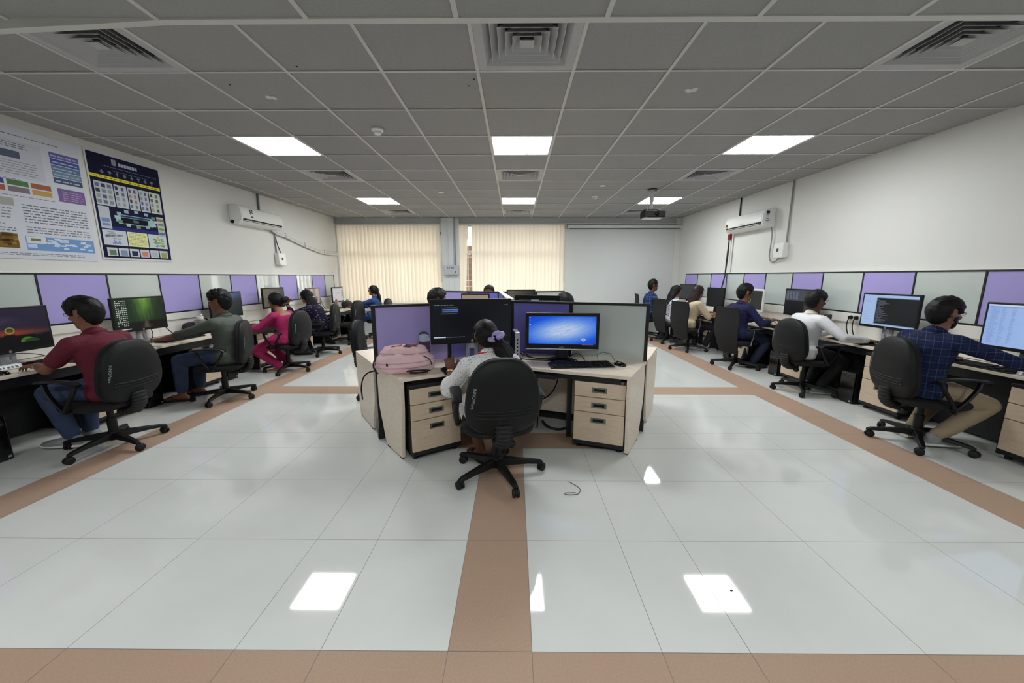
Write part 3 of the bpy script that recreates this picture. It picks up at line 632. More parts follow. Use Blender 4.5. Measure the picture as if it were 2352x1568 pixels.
for k, y in enumerate((3.66, 4.81, 5.97, 7.13, 8.28)):
    pedestal('beech drawer unit under the left desk, %s' % WHO_L[k], ML(y) @ Matrix.Translation((0, -.60, 0)), 'drawer units under the wall desks')
WHO_R = ['nearest, cut by the right frame edge', 'beside the man in blue plaid shirt', 'behind the chair of the man in white', 'behind the chair of the man in navy', 'beyond the woman in beige']
for k, y in enumerate((2.68, 3.89, 5.12, 6.31, 7.5)):
    pedestal('beech drawer unit under the right desk, %s' % WHO_R[k], MR(y) @ Matrix.Translation((0, -.46, 0)), 'drawer units under the wall desks', .40)
tw = [('black computer tower on the floor by the left frame edge', ML(2.72) @ Matrix.Translation((0, -.62, 0)), 'TOP'), ('black computer tower under the left desk, behind the maroon shirted man', ML(4.04) @ Matrix.Translation((0, -.60, 0)), None),
      ('black computer tower under the left desk, behind the man in green', ML(5.17) @ Matrix.Translation((0, -.62, 0)), None), ('black computer tower under the left desk, beyond the woman in pink', ML(6.36) @ Matrix.Translation((0, -.6, 0)), None)]
for l, M, s in tw: tower(l, M, s)
for l, y in (('beyond the drawers beside the man in blue plaid', 4.25), ('between the men in white and navy', 5.46), ('beside the woman in beige', 6.66), ('beyond the woman in beige', 7.84)):
    tower('black computer tower under the right desk, %s' % l, MR(y) @ Matrix.Translation((0, -.47, 0)))
# sockets with plugs on the raceways
def socket(label, M, plug=1):
    t = thing('wall_socket', label, 'socket', group='white sockets with black plugs'); t.matrix_world = M
    MB().bx((-.09, -.008, -.04), (.09, 0, .04)).obj('plate', 'white_plastic', t, bevel=.003)
    mb = MB(); mb.bx((.03, -.011, -.02), (.06, -.006, .02)); mb.obj('switch', 'offwhite', t)
    for k in range(plug):
        x = -.045 + k * .08
        MB().tube([(x, -.008, 0), (x, -.04, 0)], [.026, .02], 10).tube(bez((x, -.036, 0), (x, -.06, -.06), (x - .02, -.05, -.12), (x + .08, -.09, -.22)), .006, 6).obj('plug', 'black_plastic', t, smooth=.7)
socket('white socket with one black plug beside the green forest monitor', ML(4.83, .935) @ Matrix.Translation((0, -.055, 0)))
socket('white socket with two black plugs between the far left monitors', ML(8.66, .935) @ Matrix.Translation((0, -.055, 0)), 2)
socket('white socket with two black plugs between the dark terminal monitor and the black flask', MR(4.72, .95) @ Matrix.Translation((0, -.055, 0)), 2)
socket('white socket with one black plug behind the man in white', MR(5.25, .95) @ Matrix.Translation((0, -.055, 0)))
# ------------------------------------------------------------ screens
rnd = random.Random(11)
def mixc(a, b, t): t = max(0, min(1, t)); return tuple(a[i] + (b[i] - a[i]) * t for i in range(3))
def s_space(u, v):
    if v < .34 - .02 * math.sin(u * 9): return (6, 7, 10)
    c = mixc((150, 62, 30), (40, 30, 46), abs(v - .40) * 6 + abs(u - .55) * 1.6); n = noise.noise((u * 5, v * 5, 2)) * .5 + .5
    c = mixc(c, (34, 28, 48), (v - .45) * 4); return mixc(c, (105, 92, 112), max(0, n - .35) * 1.3 * max(0, 1 - abs(u - .5) * 2.6) * max(0, (v - .5) * 2.4))
def x_space(mb, w, h, M):
    ringfan(mb, .54, .47, .055, .085, w, h, M, (112, 140, 60), inner=.72); ringfan(mb, .72, .15, .085, .13, w, h, M, (62, 112, 34), inner=0, a0=0, a1=PI)
    ringfan(mb, .77, .15, .09, .085, w, h, M, (34, 58, 30), y=-.0013, inner=0, a0=0, a1=PI)
def s_forest(u, v):
    n = noise.noise((u * 26, v * 3, 5)) * .5 + .5; g = math.exp(-((u - .57) / .16) ** 2) * max(0, v - .12) * 1.25
    c = mixc((12, 26, 15), (48, 74, 40), n * (1 - abs(u - .55))); c = mixc(c, (120, 172, 66), g * (.55 + .6 * n))
    if v < .22: c = mixc((20, 18, 13), (118, 112, 92), math.exp(-((u - .58) / (.035 + .25 * (.22 - v))) ** 2) * .6)
    return c
ic = []
for r in range(14):
    for k in range(6):
        if rnd.random() < .88: u = .035 + k * .035; v = .93 - r * .062; ic.append((u, v, u + .018 + rnd.random() * .006, v + .026, (200, 205, 200)))
ic.append((.03, .0, .27, .028, (200, 200, 205)))
def s_mount(u, v): return mixc((30, 38, 40), (62, 84, 132), (v - .45 - .25 * abs(math.sin(u * 4.2 + .4))) * 3)
def s_grey_glare(u, v): return mixc((96, 90, 78), (40, 40, 40), u * 1.2 - .2 + .1 * math.sin(v * 40))  # grey room reflection painted into the glowing screen colour
def s_pink_glare(u, v): return mixc((168, 146, 138), (112, 92, 90), .5 + .5 * math.sin(u * 14))  # pinkish reflection in stripes, painted as the screen's own glow
def s_doc(u, v): return (186, 184, 190)
def s_sheet(u, v): return mixc((150, 182, 236), (176, 204, 246), u + .1 * noise.noise((u * 8, v * 8, 0)))
sh = []
for k in range(34):
    v = .93 - k * .026; sh += [(.03 + .01 * (k % 3), v, .09 + rnd.random() * .05, v + .010, (132, 156, 204)), (.16, v, .17 + rnd.random() * .05, v + .010, (136, 160, 206)), (.27, v, .29 + rnd.random() * .03, v + .010, (132, 156, 200))]
sh += [(0, .965, 1, 1, (205, 222, 250)), (.02, .935, .55, .955, (140, 160, 205))]
def s_term(u, v): return (170, 196, 236) if (u < .26 or v > .91 or v < .05) else (22, 24, 28)
tm = []
for k in range(26):
    v = .84 - k * .029; tm.append((.28 + (k % 5 == 2) * .02, v, .30 + rnd.random() * .22, v + .009, (120, 128, 140)))
    if k % 2: tm.append((.03, v, .06 + rnd.random() * .14, v + .008, (140, 164, 206)))
def s_split(u, v): return (66, 72, 84) if (u < .62 and v > .55) else ((20, 21, 24) if u < .62 else (60, 58, 58))
sp = [(.03 + .1 * (k % 4), .92 - .035 * (k // 4) * 1.0, .10 + .1 * (k % 4), .935 - .035 * (k // 4), (128, 136, 150)) for k in range(40)]
OFF = lambda u, v: (14, 15, 16)
def x_ring(mb, w, h, M): ringfan(mb, .3, .45, .09, .12, w, h, M, (120, 160, 96), inner=.72)
def s_ide(u, v): return mixc((12, 16, 24), (5, 7, 13), .5 + .5 * math.cos((u - .35) * 5) * math.cos((v - .45) * 4))
ide = [(0, .86, 1, .862, (30, 35, 45)), (.075, .09, .078, .86, (26, 30, 38)), (.005, .035, .16, .065, (190, 205, 225)), (.11, .70, .335, .855, (26, 34, 52)), (.125, .72, .325, .765, (60, 92, 160), 1.5), (.125, .785, .32, .80, (130, 145, 175), 1.5), (.16, .835, .30, .845, (70, 105, 60), 1.5), (.09, .675, .31, .683, (120, 150, 190), 1.5), (.11, .675, .25, .683, (170, 190, 110), 2)]
for k in range(14): ide.append((.018 + k * .0185, .90, .018 + k * .0185 + .010, .90 + .012 + .012 * (k % 3 == 0), (150, 158, 172)))
for k in range(14): ide.append((.18 + k * .0165, .04, .188 + k * .0165, .056, (130, 140, 155)))
for k in range(9): ide.append((.14 + .02 * k, .73 + .005 * (k % 4), .152 + .02 * k, .735 + .006 * (k % 4), (120, 160, 215), 2))
ide += [(.965, .895, .98, .915, (150, 160, 175)), (.94, .90, .955, .91, (130, 140, 155)), (.93, .042, .945, .052, (150, 160, 175)), (.955, .042, .97, .052, (150, 160, 175)), (.015, .83, .06, .838, (80, 90, 110))]
def s_hp(u, v):
    d = math.hypot((u - .52 - (v - .5) * .35) / .62, (v - .50) / .56); c = mixc((186, 208, 242), (24, 92, 226), (d - .25) * 1.35)
    c = mixc(c, (12, 52, 190), (d - .95) * 1.6); n = noise.noise((u * 60, v * 40, 3)) * 10
    return tuple(max(0, q + n) for q in c)
hpo = [(.012, .93 - k * .082, .028, .955 - k * .082, c) for k, c in enumerate(((220, 225, 230), (200, 215, 235), (60, 100, 200), (230, 235, 240), (190, 70, 80)))]
hpo.append((0, 0, 1, .03, (14, 22, 48)))
for k in range(10): hpo.append((.80 + k * .017, .008, .811 + k * .017, .02, (150, 165, 190), 1.5))
def x_hp(mb, w, h, M):
    for a, b in (((.05, .33), (.98, .98)), ((.05, .36), (.62, .52)), ((.2, .15), (.95, .90)), ((.55, .40), (.90, .62))):
        n = 14
        for k in range(n):
            p = [a[0] + (b[0] - a[0]) * (k + q) / n for q in (0, 1)]; sg = lambda x: a[1] + (b[1] - a[1]) * ((x - a[0]) / (b[0] - a[0])) ** 1.25
            for u, v, e in ((p[0], sg(p[0]), p[1]),):
                v2 = sg(e); f = lambda U, Vv: ((U - .5) * w, -.0007, Vv * h); mb.quad(f(u, v), f(e, v2), f(e, v2 + .008), f(u, v + .008), 0, lin(110, 150, 222), M)
    ringfan(mb, .82, .19, .030, .052, w, h, M, (205, 220, 245), inner=.80)
    text_into(mb, 'hp', .030, M @ Matrix.Translation((.32 * w, -.0012, .19 * h)) @ Matrix.Rotation(PI / 2, 4, 'X'), 0, lin(205, 220, 245))
wl = lambda y, d: (ML(y) @ V((0, -d, 0)))
wr = lambda y, d: (MR(y) @ V((0, -d, 0)))
RL, RR = PI / 2 + AL, -PI / 2 + AR
monitor('monitor with a dark night sky picture and green tent, left frame edge', wl(3.17, .27), RL + .05, .66, .40, .115, s_space, extra=x_space)
monitor('monitor with a green forest path picture and icons on the left desk', wl(4.34, .28), RL, .62, .395, .150, s_forest, ic)
monitor('monitor with a dark blue mountain picture behind the man in green', wl(5.64, .28), RL, .62, .385, .165, s_mount)
monitor('grey glaring monitor beside the woman in pink', wl(6.75, .28), RL, .60, .365, .215, s_grey_glare, [(.55, .72, .74, .80, (150, 150, 142))], stand='round', frame='dark_shell')
monitor('monitor with a pinkish glare next to the woman in dark print', wl(8.05, .28), RL + .06, .60, .36, .175, s_pink_glare, [(.62, .12, .8, .45, (66, 64, 72))], stand='round')
monitor('monitor with a white document page at the far end of the left desk', wl(9.13, .28), RL + .05, .60, .37, .155, s_doc, [(.0, .93, 1, .97, (120, 125, 130)), (.06, .80, .8, .815, (150, 150, 155)), (.3, .62, .7, .64, (90, 92, 98)), (.3, .54, .7, .555, (110, 112, 118)), (.85, .3, .97, .8, (120, 118, 122))] + [(.1, .72 - .045 * k, .75 - .1 * (k % 3), .727 - .045 * k, (165, 165, 172)) for k in range(13)], stand='round', frame='dark_shell')
monitor('monitor with a pale blue spreadsheet at the right frame edge', wr(2.98, .26), RR, .62, .40, .165, s_sheet, sh)
monitor('monitor with a black terminal on a pale blue page, right desk', wr(4.12, .26), RR, .62, .39, .205, s_term, tm)
monitor('dark monitor with a small grey window behind the man in white', wr(5.35, .26), RR, .62, .39, .215, s_split, sp, frame='dark_shell')
monitor('white framed monitor with a round green mark, right desk', wr(6.38, .26), RR - .08, .57, .375, .20, lambda u, v: (40, 41, 38), extra=x_ring, frame='white_plastic', bez=.03, chin=.035, stand='white', badge=False)
monitor('black switched off monitor beside the woman in beige', wr(7.53, .27), RR + .05, .56, .385, .175, OFF, stand='round')
monitor('black switched off monitor at the far end of the right desk', wr(8.72, .27), RR + .05, .66, .36, .245, lambda u, v: (46, 50, 52), stand='round')
# keyboards and mice on the wall desks
TL = lambda y, d, a=0: ML(y, ZD) @ Matrix.Translation((0, -d, 0)) @ Matrix.Rotation(a, 4, 'Z')
TR = lambda y, d, a=0: MR(y, ZD) @ Matrix.Translation((0, -d, 0)) @ Matrix.Rotation(a, 4, 'Z')
keyboard('black keyboard in front of the man in maroon', TL(3.42, .42, .05)); keyboard('black keyboard under the hands of the man in green', TL(4.55, .50, -.03)); keyboard('black keyboard in front of the woman in pink', TL(5.75, .5))
keyboard('black keyboard on the far left desk by the white document monitor', TL(8.0, .5, .1)); keyboard('black keyboard under the hands of the man in white', TR(4.45, .32)); keyboard('black keyboard under the arm of the man in blue plaid', TR(3.2, .33)); keyboard('black keyboard under the hands of the man in navy', TR(5.72, .34))
mouse('black mouse under the right hand of the man in white', TR(4.05, .36, .2), None); mouse('black mouse under the hand of the man in maroon', TL(2.88, .58, .2)); mouse('black mouse under the hand of the man in green', TL(4.85, .52))
# small things on the wall desks
def flask(label, loc):
    t = thing('flask', label, 'bottle', loc); MB().lathe([(.001, 0), (.042, 0), (.045, .01), (.045, .2), (.04, .215), (.036, .22)], 20).obj('body', 'black_plastic', t, smooth=.7)
    MB().lathe([(.04, .222), (.043, .225), (.043, .27), (.038, .278), (.001, .28)], 20).obj('lid', 'dark_metal', t, smooth=.7)
    MB().tube(bez((.043, 0, .18), (.085, 0, .19), (.085, 0, .07), (.043, 0, .07)), .006, 6).obj('handle', 'black_plastic', t, smooth=.9)
flask('tall black flask on the right desk behind the man in white', wr(5.0, .16) + V((0, 0, ZD)))
def drink_bottle(label, loc, h, r, body, cap, liquid=None, cat='bottle'):
    t = thing('drink_bottle', label, cat, loc)
    MB().lathe([(.001, 0), (r * .95, 0), (r, h * .03), (r * .97, h * .4), (r, h * .72), (r * .6, h * .84), (r * .45, h * .87)], 20).obj('body', body, t, smooth=.8)
    MB().lathe([(r * .5, h * .86), (r * .52, h * .87), (r * .52, h * .98), (r * .45, h), (.001, h)], 16).obj('cap', cap, t, smooth=.7)
    if liquid: MB().lathe([(.001, h * .02), (r * .8, h * .02), (r * .82, h * .45), (.001, h * .46)], 16).obj('filling', liquid, t, smooth=.7)
mat('clear_plastic', (205, 208, 205), .12, trans=.75); mat('milky', (214, 222, 232), .3); mat('nuts', (170, 128, 92), .8, var=(60, .5)); mat('pale_drink', (200, 190, 150), .3); mat('red_cap', (190, 40, 56), .4)
t = thing('clear_jar', 'clear square bottle with snacks and a white cap before the man in green', 'bottle', wl(5.06, .36) + V((0, 0, ZD)))
MB().bx((-.05, -.05, 0), (.05, .05, .20)).obj('body', 'clear_plastic', t, bevel=.014); MB().bx((-.04, -.04, .012), (.04, .04, .12)).obj('snacks', 'nuts', t, bevel=.02); MB().lathe([(.036, .2), (.04, .205), (.04, .24), (.001, .242)], 18).obj('cap', 'white_plastic', t, smooth=.7)
MB().tube([(0, 0, .24), (.03, 0, .262)], .012, 6).obj('cap_loop', 'white_plastic', t)
drink_bottle('milky white bottle between the two women on the left', wl(7.0, .45) + V((0, 0, ZD)), .22, .04, 'milky', 'white_plastic')
drink_bottle('clear bottle with a red cap before the white document monitor', wl(8.62, .5) + V((0, 0, ZD)), .25, .045, 'clear_plastic', 'red_cap', 'pale_drink')
def bag_blob(name, label, loc, rz, s, m, cat, strap='black_fabric', extra=None):
    t = thing(name, label, cat, loc, rz); rr = []; n = 22
    for i in range(11):
        a = PI * i / 10; z = s[2] * (.5 - .5 * math.cos(a)); k = math.sin(a) ** .38 if 0 < i < 10 else .35
        rr.append([(s[0] * k * math.copysign(abs(math.cos(q)) ** .75, math.cos(q)) * (1 + .04 * noise.noise((q * 2, z * 9, 1))), s[1] * k * math.copysign(abs(math.sin(q)) ** .75, math.sin(q)), z + .012 * noise.noise((q * 2, i, 3)) * (i > 0)) for q in (2 * PI * j / n for j in range(n))])
    MB().loft(rr).obj('body', m, t, smooth=1.2)
    MB().tube(bez((-s[0] * .4, 0, s[2] * .95), (-s[0] * .3, -s[1] * .3, s[2] * 1.3), (s[0] * .3, -s[1] * .3, s[2] * 1.3), (s[0] * .4, 0, s[2] * .95)), .009, 6).tube([(-s[0] * .95, -s[1] * .3, s[2] * .5)] + [(-s[0] * .5, -s[1] * 1.0, s[2] * .72), (s[0] * .5, -s[1] * 1.0, s[2] * .72), (s[0] * .95, -s[1] * .3, s[2] * .5)], .006, 6).obj('strap', strap, t, smooth=.9)
    return t
mat('maroon_cloth', (50, 26, 44), .85, bump=(40, .5)); mat('dark_bag', (30, 26, 32), .8, bump=(40, .5)); mat('magenta_trim', (130, 30, 80), .7)
t = bag_blob('cloth_bag', 'dark purple cloth bag lying on the left desk by the clear bottle', wl(5.25, .2) + V((0, 0, ZD)), RL, (.27, .13, .155), 'maroon_cloth', 'bag')
MB().box((.18, -.11, .09), (.12, .03, .05), 0).obj('trim', 'magenta_trim', t, bevel=.01); MB().box((.10, -.128, .115), (.045, .004, .02)).obj('tag', 'white_plastic', t)
bag_blob('handbag', 'dark shiny handbag on the far left desk before the blind', wl(9.3, .42) + V((0, 0, ZD)), RL, (.18, .10, .17), 'dark_bag', 'bag')
tag(MB().loft([[(x, y, z) for x, y in ((-.11, -.08), (.11, -.08), (.11, .08), (-.11, .08))] for z in (0, .03)], M=TL(6.3, .45, .2)).loft([[(x, y, z) for x, y in ((-.10, -.07), (.11, -.08), (.11, .07), (-.10, .08))] for z in (.03, .06)], M=TL(6.3, .44, .05)).obj('book_pile', mat('book_cover', (70, 66, 64), .7), bevel=.004), 'small dark pile of books behind the woman in pink', 'books')
# label plates at the monitor feet of the nearest stations
for l, M in (('silver label plate on the left desk by the night sky monitor', TL(3.0, .40, 0)), ('silver label plate on the right desk by the spreadsheet monitor', TR(2.82, .33, 0))):
    t = thing('label_plate', l, 'label'); t.matrix_world = M
    MB().add([(-.12, -.05, 0), (.12, -.05, 0), (.12, .05, 0), (-.12, .05, 0), (-.12, -.03, .045), (.12, -.03, .045), (.12, .05, .045), (-.12, .05, .045)], [(3, 2, 1, 0), (4, 5, 6, 7), (0, 1, 5, 4), (1, 2, 6, 5), (2, 3, 7, 6), (3, 0, 4, 7)]).obj('body', 'silver', t, bevel=.004)
    p = MB().add([(-.10, -.0495, .008), (.10, -.0495, .008), (.10, -.035, .036), (-.10, -.035, .036)], [(0, 1, 2, 3)]).obj('sticker', 'white_plastic', t)
    p.location = (0, -.0012, .0005); mb = MB()
    for k, w in enumerate((.02, .012, .016, .01, .018, .014, .02)): x = -.085 + k * .026; mb.add([(x, -.0475, .014), (x + w, -.0475, .014), (x + w, -.0395, .029), (x, -.0395, .029)], [(0, 1, 2, 3)])
    q = mb.obj('lettering', 'dark_metal', t); q.location = (0, -.003, .001)
# loose cables behind the near monitors
for l, pts in (('black cable looping from the night sky monitor to the keyboard', [TL(3.15, .2) @ V((0, 0, .10)), TL(3.25, .28) @ V((0, 0, .11)), TL(3.36, .30) @ V((0, 0, .08)), TL(3.42, .31) @ V((0, 0, .02)), TL(3.45, .34) @ V((0, 0, .006)), TL(3.6, .33) @ V((0, 0, .006))]),
               ('black cable hanging from the green forest monitor', [TL(4.46, .25) @ V((0, 0, .17)), TL(4.48, .26) @ V((0, 0, .12)), TL(4.5, .25) @ V((0, 0, .05)), TL(4.49, .2) @ V((0, 0, .006)), TL(4.6, .16) @ V((0, 0, .006))]),
               ('black cables lying behind the black terminal monitor', [TR(4.75, .12) @ V((0, 0, .006)), TR(4.6, .16) @ V((0, 0, .012)), TR(4.45, .15) @ V((0, 0, .03)), TR(4.3, .18) @ V((0, 0, .02)), TR(4.15, .16) @ V((0, 0, .008))]),
               ('black cable lying behind the white framed monitor', [TR(6.1, .2) @ V((0, 0, .12)), TR(5.95, .22) @ V((0, 0, .09)), TR(5.85, .2) @ V((0, 0, .03)), TR(5.75, .18) @ V((0, 0, .006))])):
    tag(MB().tube(bez(*pts[:4]) + pts[4:], .0045, 6).obj('cable', 'cable_black', smooth=.9), l, 'cable')
# ------------------------------------------------------------ posters on the left wall
def poster(label, name, y0, y1, z0, z1, ground, items):
    M = ML((y0 + y1) / 2, z0) @ Matrix.Translation((0, -.006, 0)); w, h = y1 - y0, z1 - z0
    t = thing(name, label, 'poster'); t.matrix_world = M
    MB().bx((-w / 2, -.002, 0), (w / 2, .004, h)).obj('sheet', 'paper_white', t)
    mb = MB(); rects(mb, w, h, [(.0, .0, 1, 1, ground, .5)] + items, Matrix.Translation((0, -.0022, 0)), -.0008); mb.obj('print', 'print', t)
rnd = random.Random(5); G = (205, 208, 216); it = []
def lines(u0, v0, u1, v1, n, c, it, lay=1.5):
    for k in range(n):
        v = v1 - (v1 - v0) * (k + .7) / n; u = u0
        while u < u1 - .01:
            l = rnd.uniform(.012, .05); it.append((u, v, min(u + l, u1), v + (v1 - v0) / n * .38, c, lay)); u += l + .008
        
for v, w in ((.93, .86), (.965, .5)): lines(.05, v, w, v + .018, 1, (120, 124, 134), it)
it.append((.05, .62, .74, .90, (196, 198, 208), 1)); lines(.08, .84, .66, .885, 3, (110, 112, 122), it)
for k, c in enumerate(((78, 84, 40), (70, 76, 70), (84, 96, 116))): it.append((.16 + k * .16, .765, .29 + k * .16, .82, c, 1.5))
lines(.10, .64, .7, .75, 6, (150, 152, 162), it)
for k, c in enumerate(((104, 100, 160), (70, 86, 150), (96, 124, 152), (110, 140, 156), (74, 84, 112))): it.append((.79, .84 - k * .05, .985, .885 - k * .05, c, 1)); lines(.80, .845 - k * .05, .97, .875 - k * .05, 1, (170, 176, 205), it, 2)
it.append((.80, .49, .985, .60, (120, 98, 146), 1)); lines(.83, .5, .97, .585, 5, (176, 150, 190), it, 2)
lines(.08, .60, .6, .612, 1, (110, 100, 150), it)
cols = ((128, 116, 120), (186, 156, 78), (70, 78, 140), (82, 122, 74), (164, 96, 74))
for k in range(5):
    for r in range(2): it.append((.10 + k * .135, .56 - r * .05, .22 + k * .135, .60 - r * .05, cols[(k + r * 2) % 5], 1))
lines(.3, .475, .78, .487, 1, (120, 110, 160), it); it.append((.1, .40, .52, .46, (160, 170, 160), 1)); lines(.56, .28, .97, .43, 7, (110, 112, 124), it); lines(.08, .30, .5, .39, 4, (130, 132, 142), it)
lines(.1, .255, .45, .268, 1, (110, 100, 160), it); lines(.08, .205, .5, .24, 2, (110, 112, 124), it); lines(.56, .20, .97, .26, 3, (120, 120, 132), it)
for k in range(60):
    u = .06 + rnd.random() * .40; v = .085 + rnd.random() * .09; it.append((u, v, min(.5, u + .06), v + .02, rnd.choice(((110, 80, 40), (150, 110, 50), (80, 60, 36), (170, 140, 70))), 1.5))
it.append((.04, .08, .50, .19, (120, 90, 44), 1))
it.append((.54, .07, .985, .18, (112, 150, 196), 1))
for k in range(26): u = .64 + rnd.random() * .3; v = .085 + rnd.random() * .08; it.append((u, v, u + .035, v + .012, (206, 218, 232), 1.5))
it += [(.545, .125, .66, .178, (212, 214, 220), 2), (.57, .145, .63, .165, (110, 120, 80), 2.5), (.545, .09, .6, .12, (190, 206, 230), 2)]
lines(.2, .025, .9, .05, 2, (110, 112, 124), it); it.append((.06, .03, .1, .055, (200, 120, 90), 2))
poster('large white poster of text, maps and coloured tables, cut by the left frame edge', 'white_poster', 2.95, 4.25, 1.635, 2.85, G, it)
B = (24, 28, 74); it = [(.0, .0, 1, 1, (16, 18, 46), 1), (.03, .28, .97, .44, (36, 44, 110), 1.2)]
it += [(.0, .83, .97, .865, (226, 214, 60), 2), (.97, .825, .985, .87, (226, 214, 60), 2)]
for k in range(14): it.append((.05 + k * .065, .843, .09 + k * .065, .851, (70, 70, 30), 2.5))
it.append((.31, .945, .37, .985, (140, 145, 160), 2))
for k in range(7): it.append((.40 + k * .038, .948, .432 + k * .038, .970, (176, 186, 206), 2))
lines(.2, .925, .95, .935, 1, (110, 120, 165), it, 2); lines(.3, .905, .8, .913, 1, (110, 120, 165), it, 2)
for k in range(8): u = .14 + k * .1; it += [(u, .882 + .004 * (k % 3), u + .045, .893 + .006 * (k % 2), (110, 112, 130), 2), (u + .015, .875, u + .03, .903, (120, 120, 126), 2.2)]
cx_ = ((.03, .27), (.285, .455), (.47, .62), (.635, .775), (.79, .965))
for i, (a, b) in enumerate(cx_):
    it.append((a, .60, b, .795, (188, 192, 202) if i < 4 else (198, 204, 190), 2))
    for r in range(4):
        for q in range(3 if b - a > .2 else 2):
            u = a + .012 + q * (b - a - .01) / (3 if b - a > .2 else 2); v = .615 + r * .045
            it.append((u, v, u + (b - a) / 4.6, v + .03, rnd.choice(((60, 66, 80), (104, 116, 130), (150, 160, 150), (86, 92, 120), (168, 130, 96) if i == 2 else (130, 140, 150))), 2.5))
it += [(.03, .42, .17, .59, (186, 190, 198), 2), (.05, .47, .15, .50, (110, 140, 180), 2.5), (.05, .44, .15, .46, (110, 140, 180), 2.5), (.85, .40, .965, .57, (180, 190, 178), 2)]
for k in range(4): it.append((.86, .415 + k * .04, .955, .435 + k * .04, ((90, 104, 140), (120, 150, 90), (120, 124, 120), (140, 110, 84))[k], 2.5))
it += [(.27, .47, .78, .545, (150, 186, 182), 2), (.24, .485, .81, .53, (150, 186, 182), 2.1), (.31, .525, .74, .54, (40, 60, 110), 2.4), (.31, .475, .70, .522, (12, 14, 18), 2.5), (.48, .49, .56, .51, (90, 96, 100), 2.8)]
for k in range(12):
    a = 2 * PI * k / 12; it.append((.515 + .29 * math.cos(a), .507 + .062 * math.sin(a), .575 + .29 * math.cos(a), .532 + .062 * math.sin(a), rnd.choice(((176, 190, 200), (110, 140, 120), (150, 170, 190))), 3))
it += [(.03, .28, .345, .41, (196, 200, 206), 2), (.36, .28, .655, .41, (222, 224, 160), 2), (.67, .28, .965, .41, (196, 204, 206), 2)]
lines(.375, .29, .64, .405, 9, (150, 152, 110), it, 2.5)
for k in range(18): u = .05 + rnd.random() * .2; v = .33 + rnd.random() * .06; it.append((u, v, u + .05, v + .012, (156, 166, 170), 2.5))
for k in range(10): it.append((.14 + k * .012, .29, .15 + k * .012, .30 + rnd.random() * .03, (120, 130, 200), 2.5))
for k in range(26): u = .74 + rnd.random() * .15; v = .29 + rnd.random() * .09; it.append((u, v, u + .035, v + .014, rnd.choice(((110, 160, 80), (150, 180, 90), (220, 170, 70), (110, 150, 190))), 2.5))
for k, c in enumerate(((96, 120, 90), (130, 142, 170), (36, 44, 84), (196, 130, 110), (176, 180, 184), (150, 160, 90))): it += [(.05 + k * .153, .03, .185 + k * .153, .125, (190, 194, 200), 2), (.075 + k * .153, .04, .165 + k * .153, .10, c, 2.5)]
KV = [(0, 0), (.03, .018), (.125, .10), (.28, .125), (.41, .275), (.42, .288), (.59, .50), (.60, .51), (.795, .735), (.83, .77), (.865, .80), (1, 1)]
def vv(v):
    for (a, b), (c, d) in zip(KV, KV[1:]):
        if a <= v <= c: return b + (d - b) * (v - a) / (c - a)
    return v
poster('dark blue poster with a yellow arrow and many small pictures on the left wall', 'blue_poster', 4.30, 5.16, 1.66, 2.86, (205, 206, 212), [(.02 + q[0] * .96, .02 + vv(q[1]) * .96, .02 + q[2] * .96, .02 + vv(q[3]) * .96) + tuple(q[4:]) for q in it])
# ============================================================ CENTRE CLUSTER OF DESKS
VX = V((-.03, 3.84)); PLE = V((-1.245, 3.20)); PRE = V((1.235, 3.385)); SPN = V((-.25, 6.2)); BLE = V((-1.32, 6.48)); BRE = V((.86, 6.45))
HP = 1.222
def screenwall(label, A, B, segs, foot=True):
    """free-standing partition from A to B; segs: (share, left material, label) along it"""
    d = (B - A); L = d.length; t = thing('desk_partition', label, 'partition', (A.x, A.y, 0), math.atan2(d.y, d.x))
    mb = MB(); h = .022
    mb.bx((0, -h, .06), (.03, h, HP)); mb.bx((L - .03, -h, .06), (L, h, HP)); mb.bx((0, -h - .002, HP - .022), (L, h + .002, HP)); mb.bx((0, -h, .06), (L, h, .12)); mb.bx((0, -h, .64), (L, h, .675))
    s = 0
    for k, q in enumerate(segs[:-1]): s += q[0]; mb.bx((s * L - .014, -h, .06), (s * L + .014, h, HP))
    if foot: mb.bx((-.01, -.03, 0), (.045, .03, .10))
    mb.obj('frame', 'black_frame', t, bevel=.003)
    s = 0
    for q in segs:
        a, b = s * L + .02, (s + q[0]) * L - .02; s += q[0]
        o = MB().bx((a, -.016, .675), (b, .016, HP - .022)).obj('panel', q[1], t); o['label'] = q[2]
        MB().bx((a, -.012, .01), (b, .012, .64)).obj('lower_panel', 'black_laminate', t)
    return t
screenwall('lilac desk partition on the left of the front desk, behind the pink backpack', PLE, VX, [(.5, 'purple_fabric', 'lilac fabric panel'), (.5, 'purple_shaded', 'purple fabric panel with painted shade')])
screenwall('purple and grey desk partition behind the blue monitor, right of the front desk', PRE, VX, [(.535, 'board_glass', 'grey glossy marker board'), (.465, 'purple_shaded', 'purple fabric panel')])
t = screenwall('purple desk partition running back from the front desk, with a pale top cap', VX + V((0, .03)), SPN, [(.5, 'purple_shaded', 'purple fabric panel'), (.5, 'purple_shaded', 'purple fabric panel')], foot=False)
MB().bx((.05, -.032, HP), (2.34, .032, HP + .012)).obj('cap', 'white_plastic', t, bevel=.003)
screenwall('far purple desk partition, left half, behind the man with thick hair', BLE, SPN, [(.5, 'purple_fabric', 'lilac fabric panel'), (.5, 'purple_shaded', 'purple fabric panel')])
screenwall('far purple and grey desk partition, right half, behind the black framed monitor', BRE, SPN, [(.45, 'board_glass', 'grey glossy marker board'), (.55, 'purple_shaded', 'purple fabric panel')])
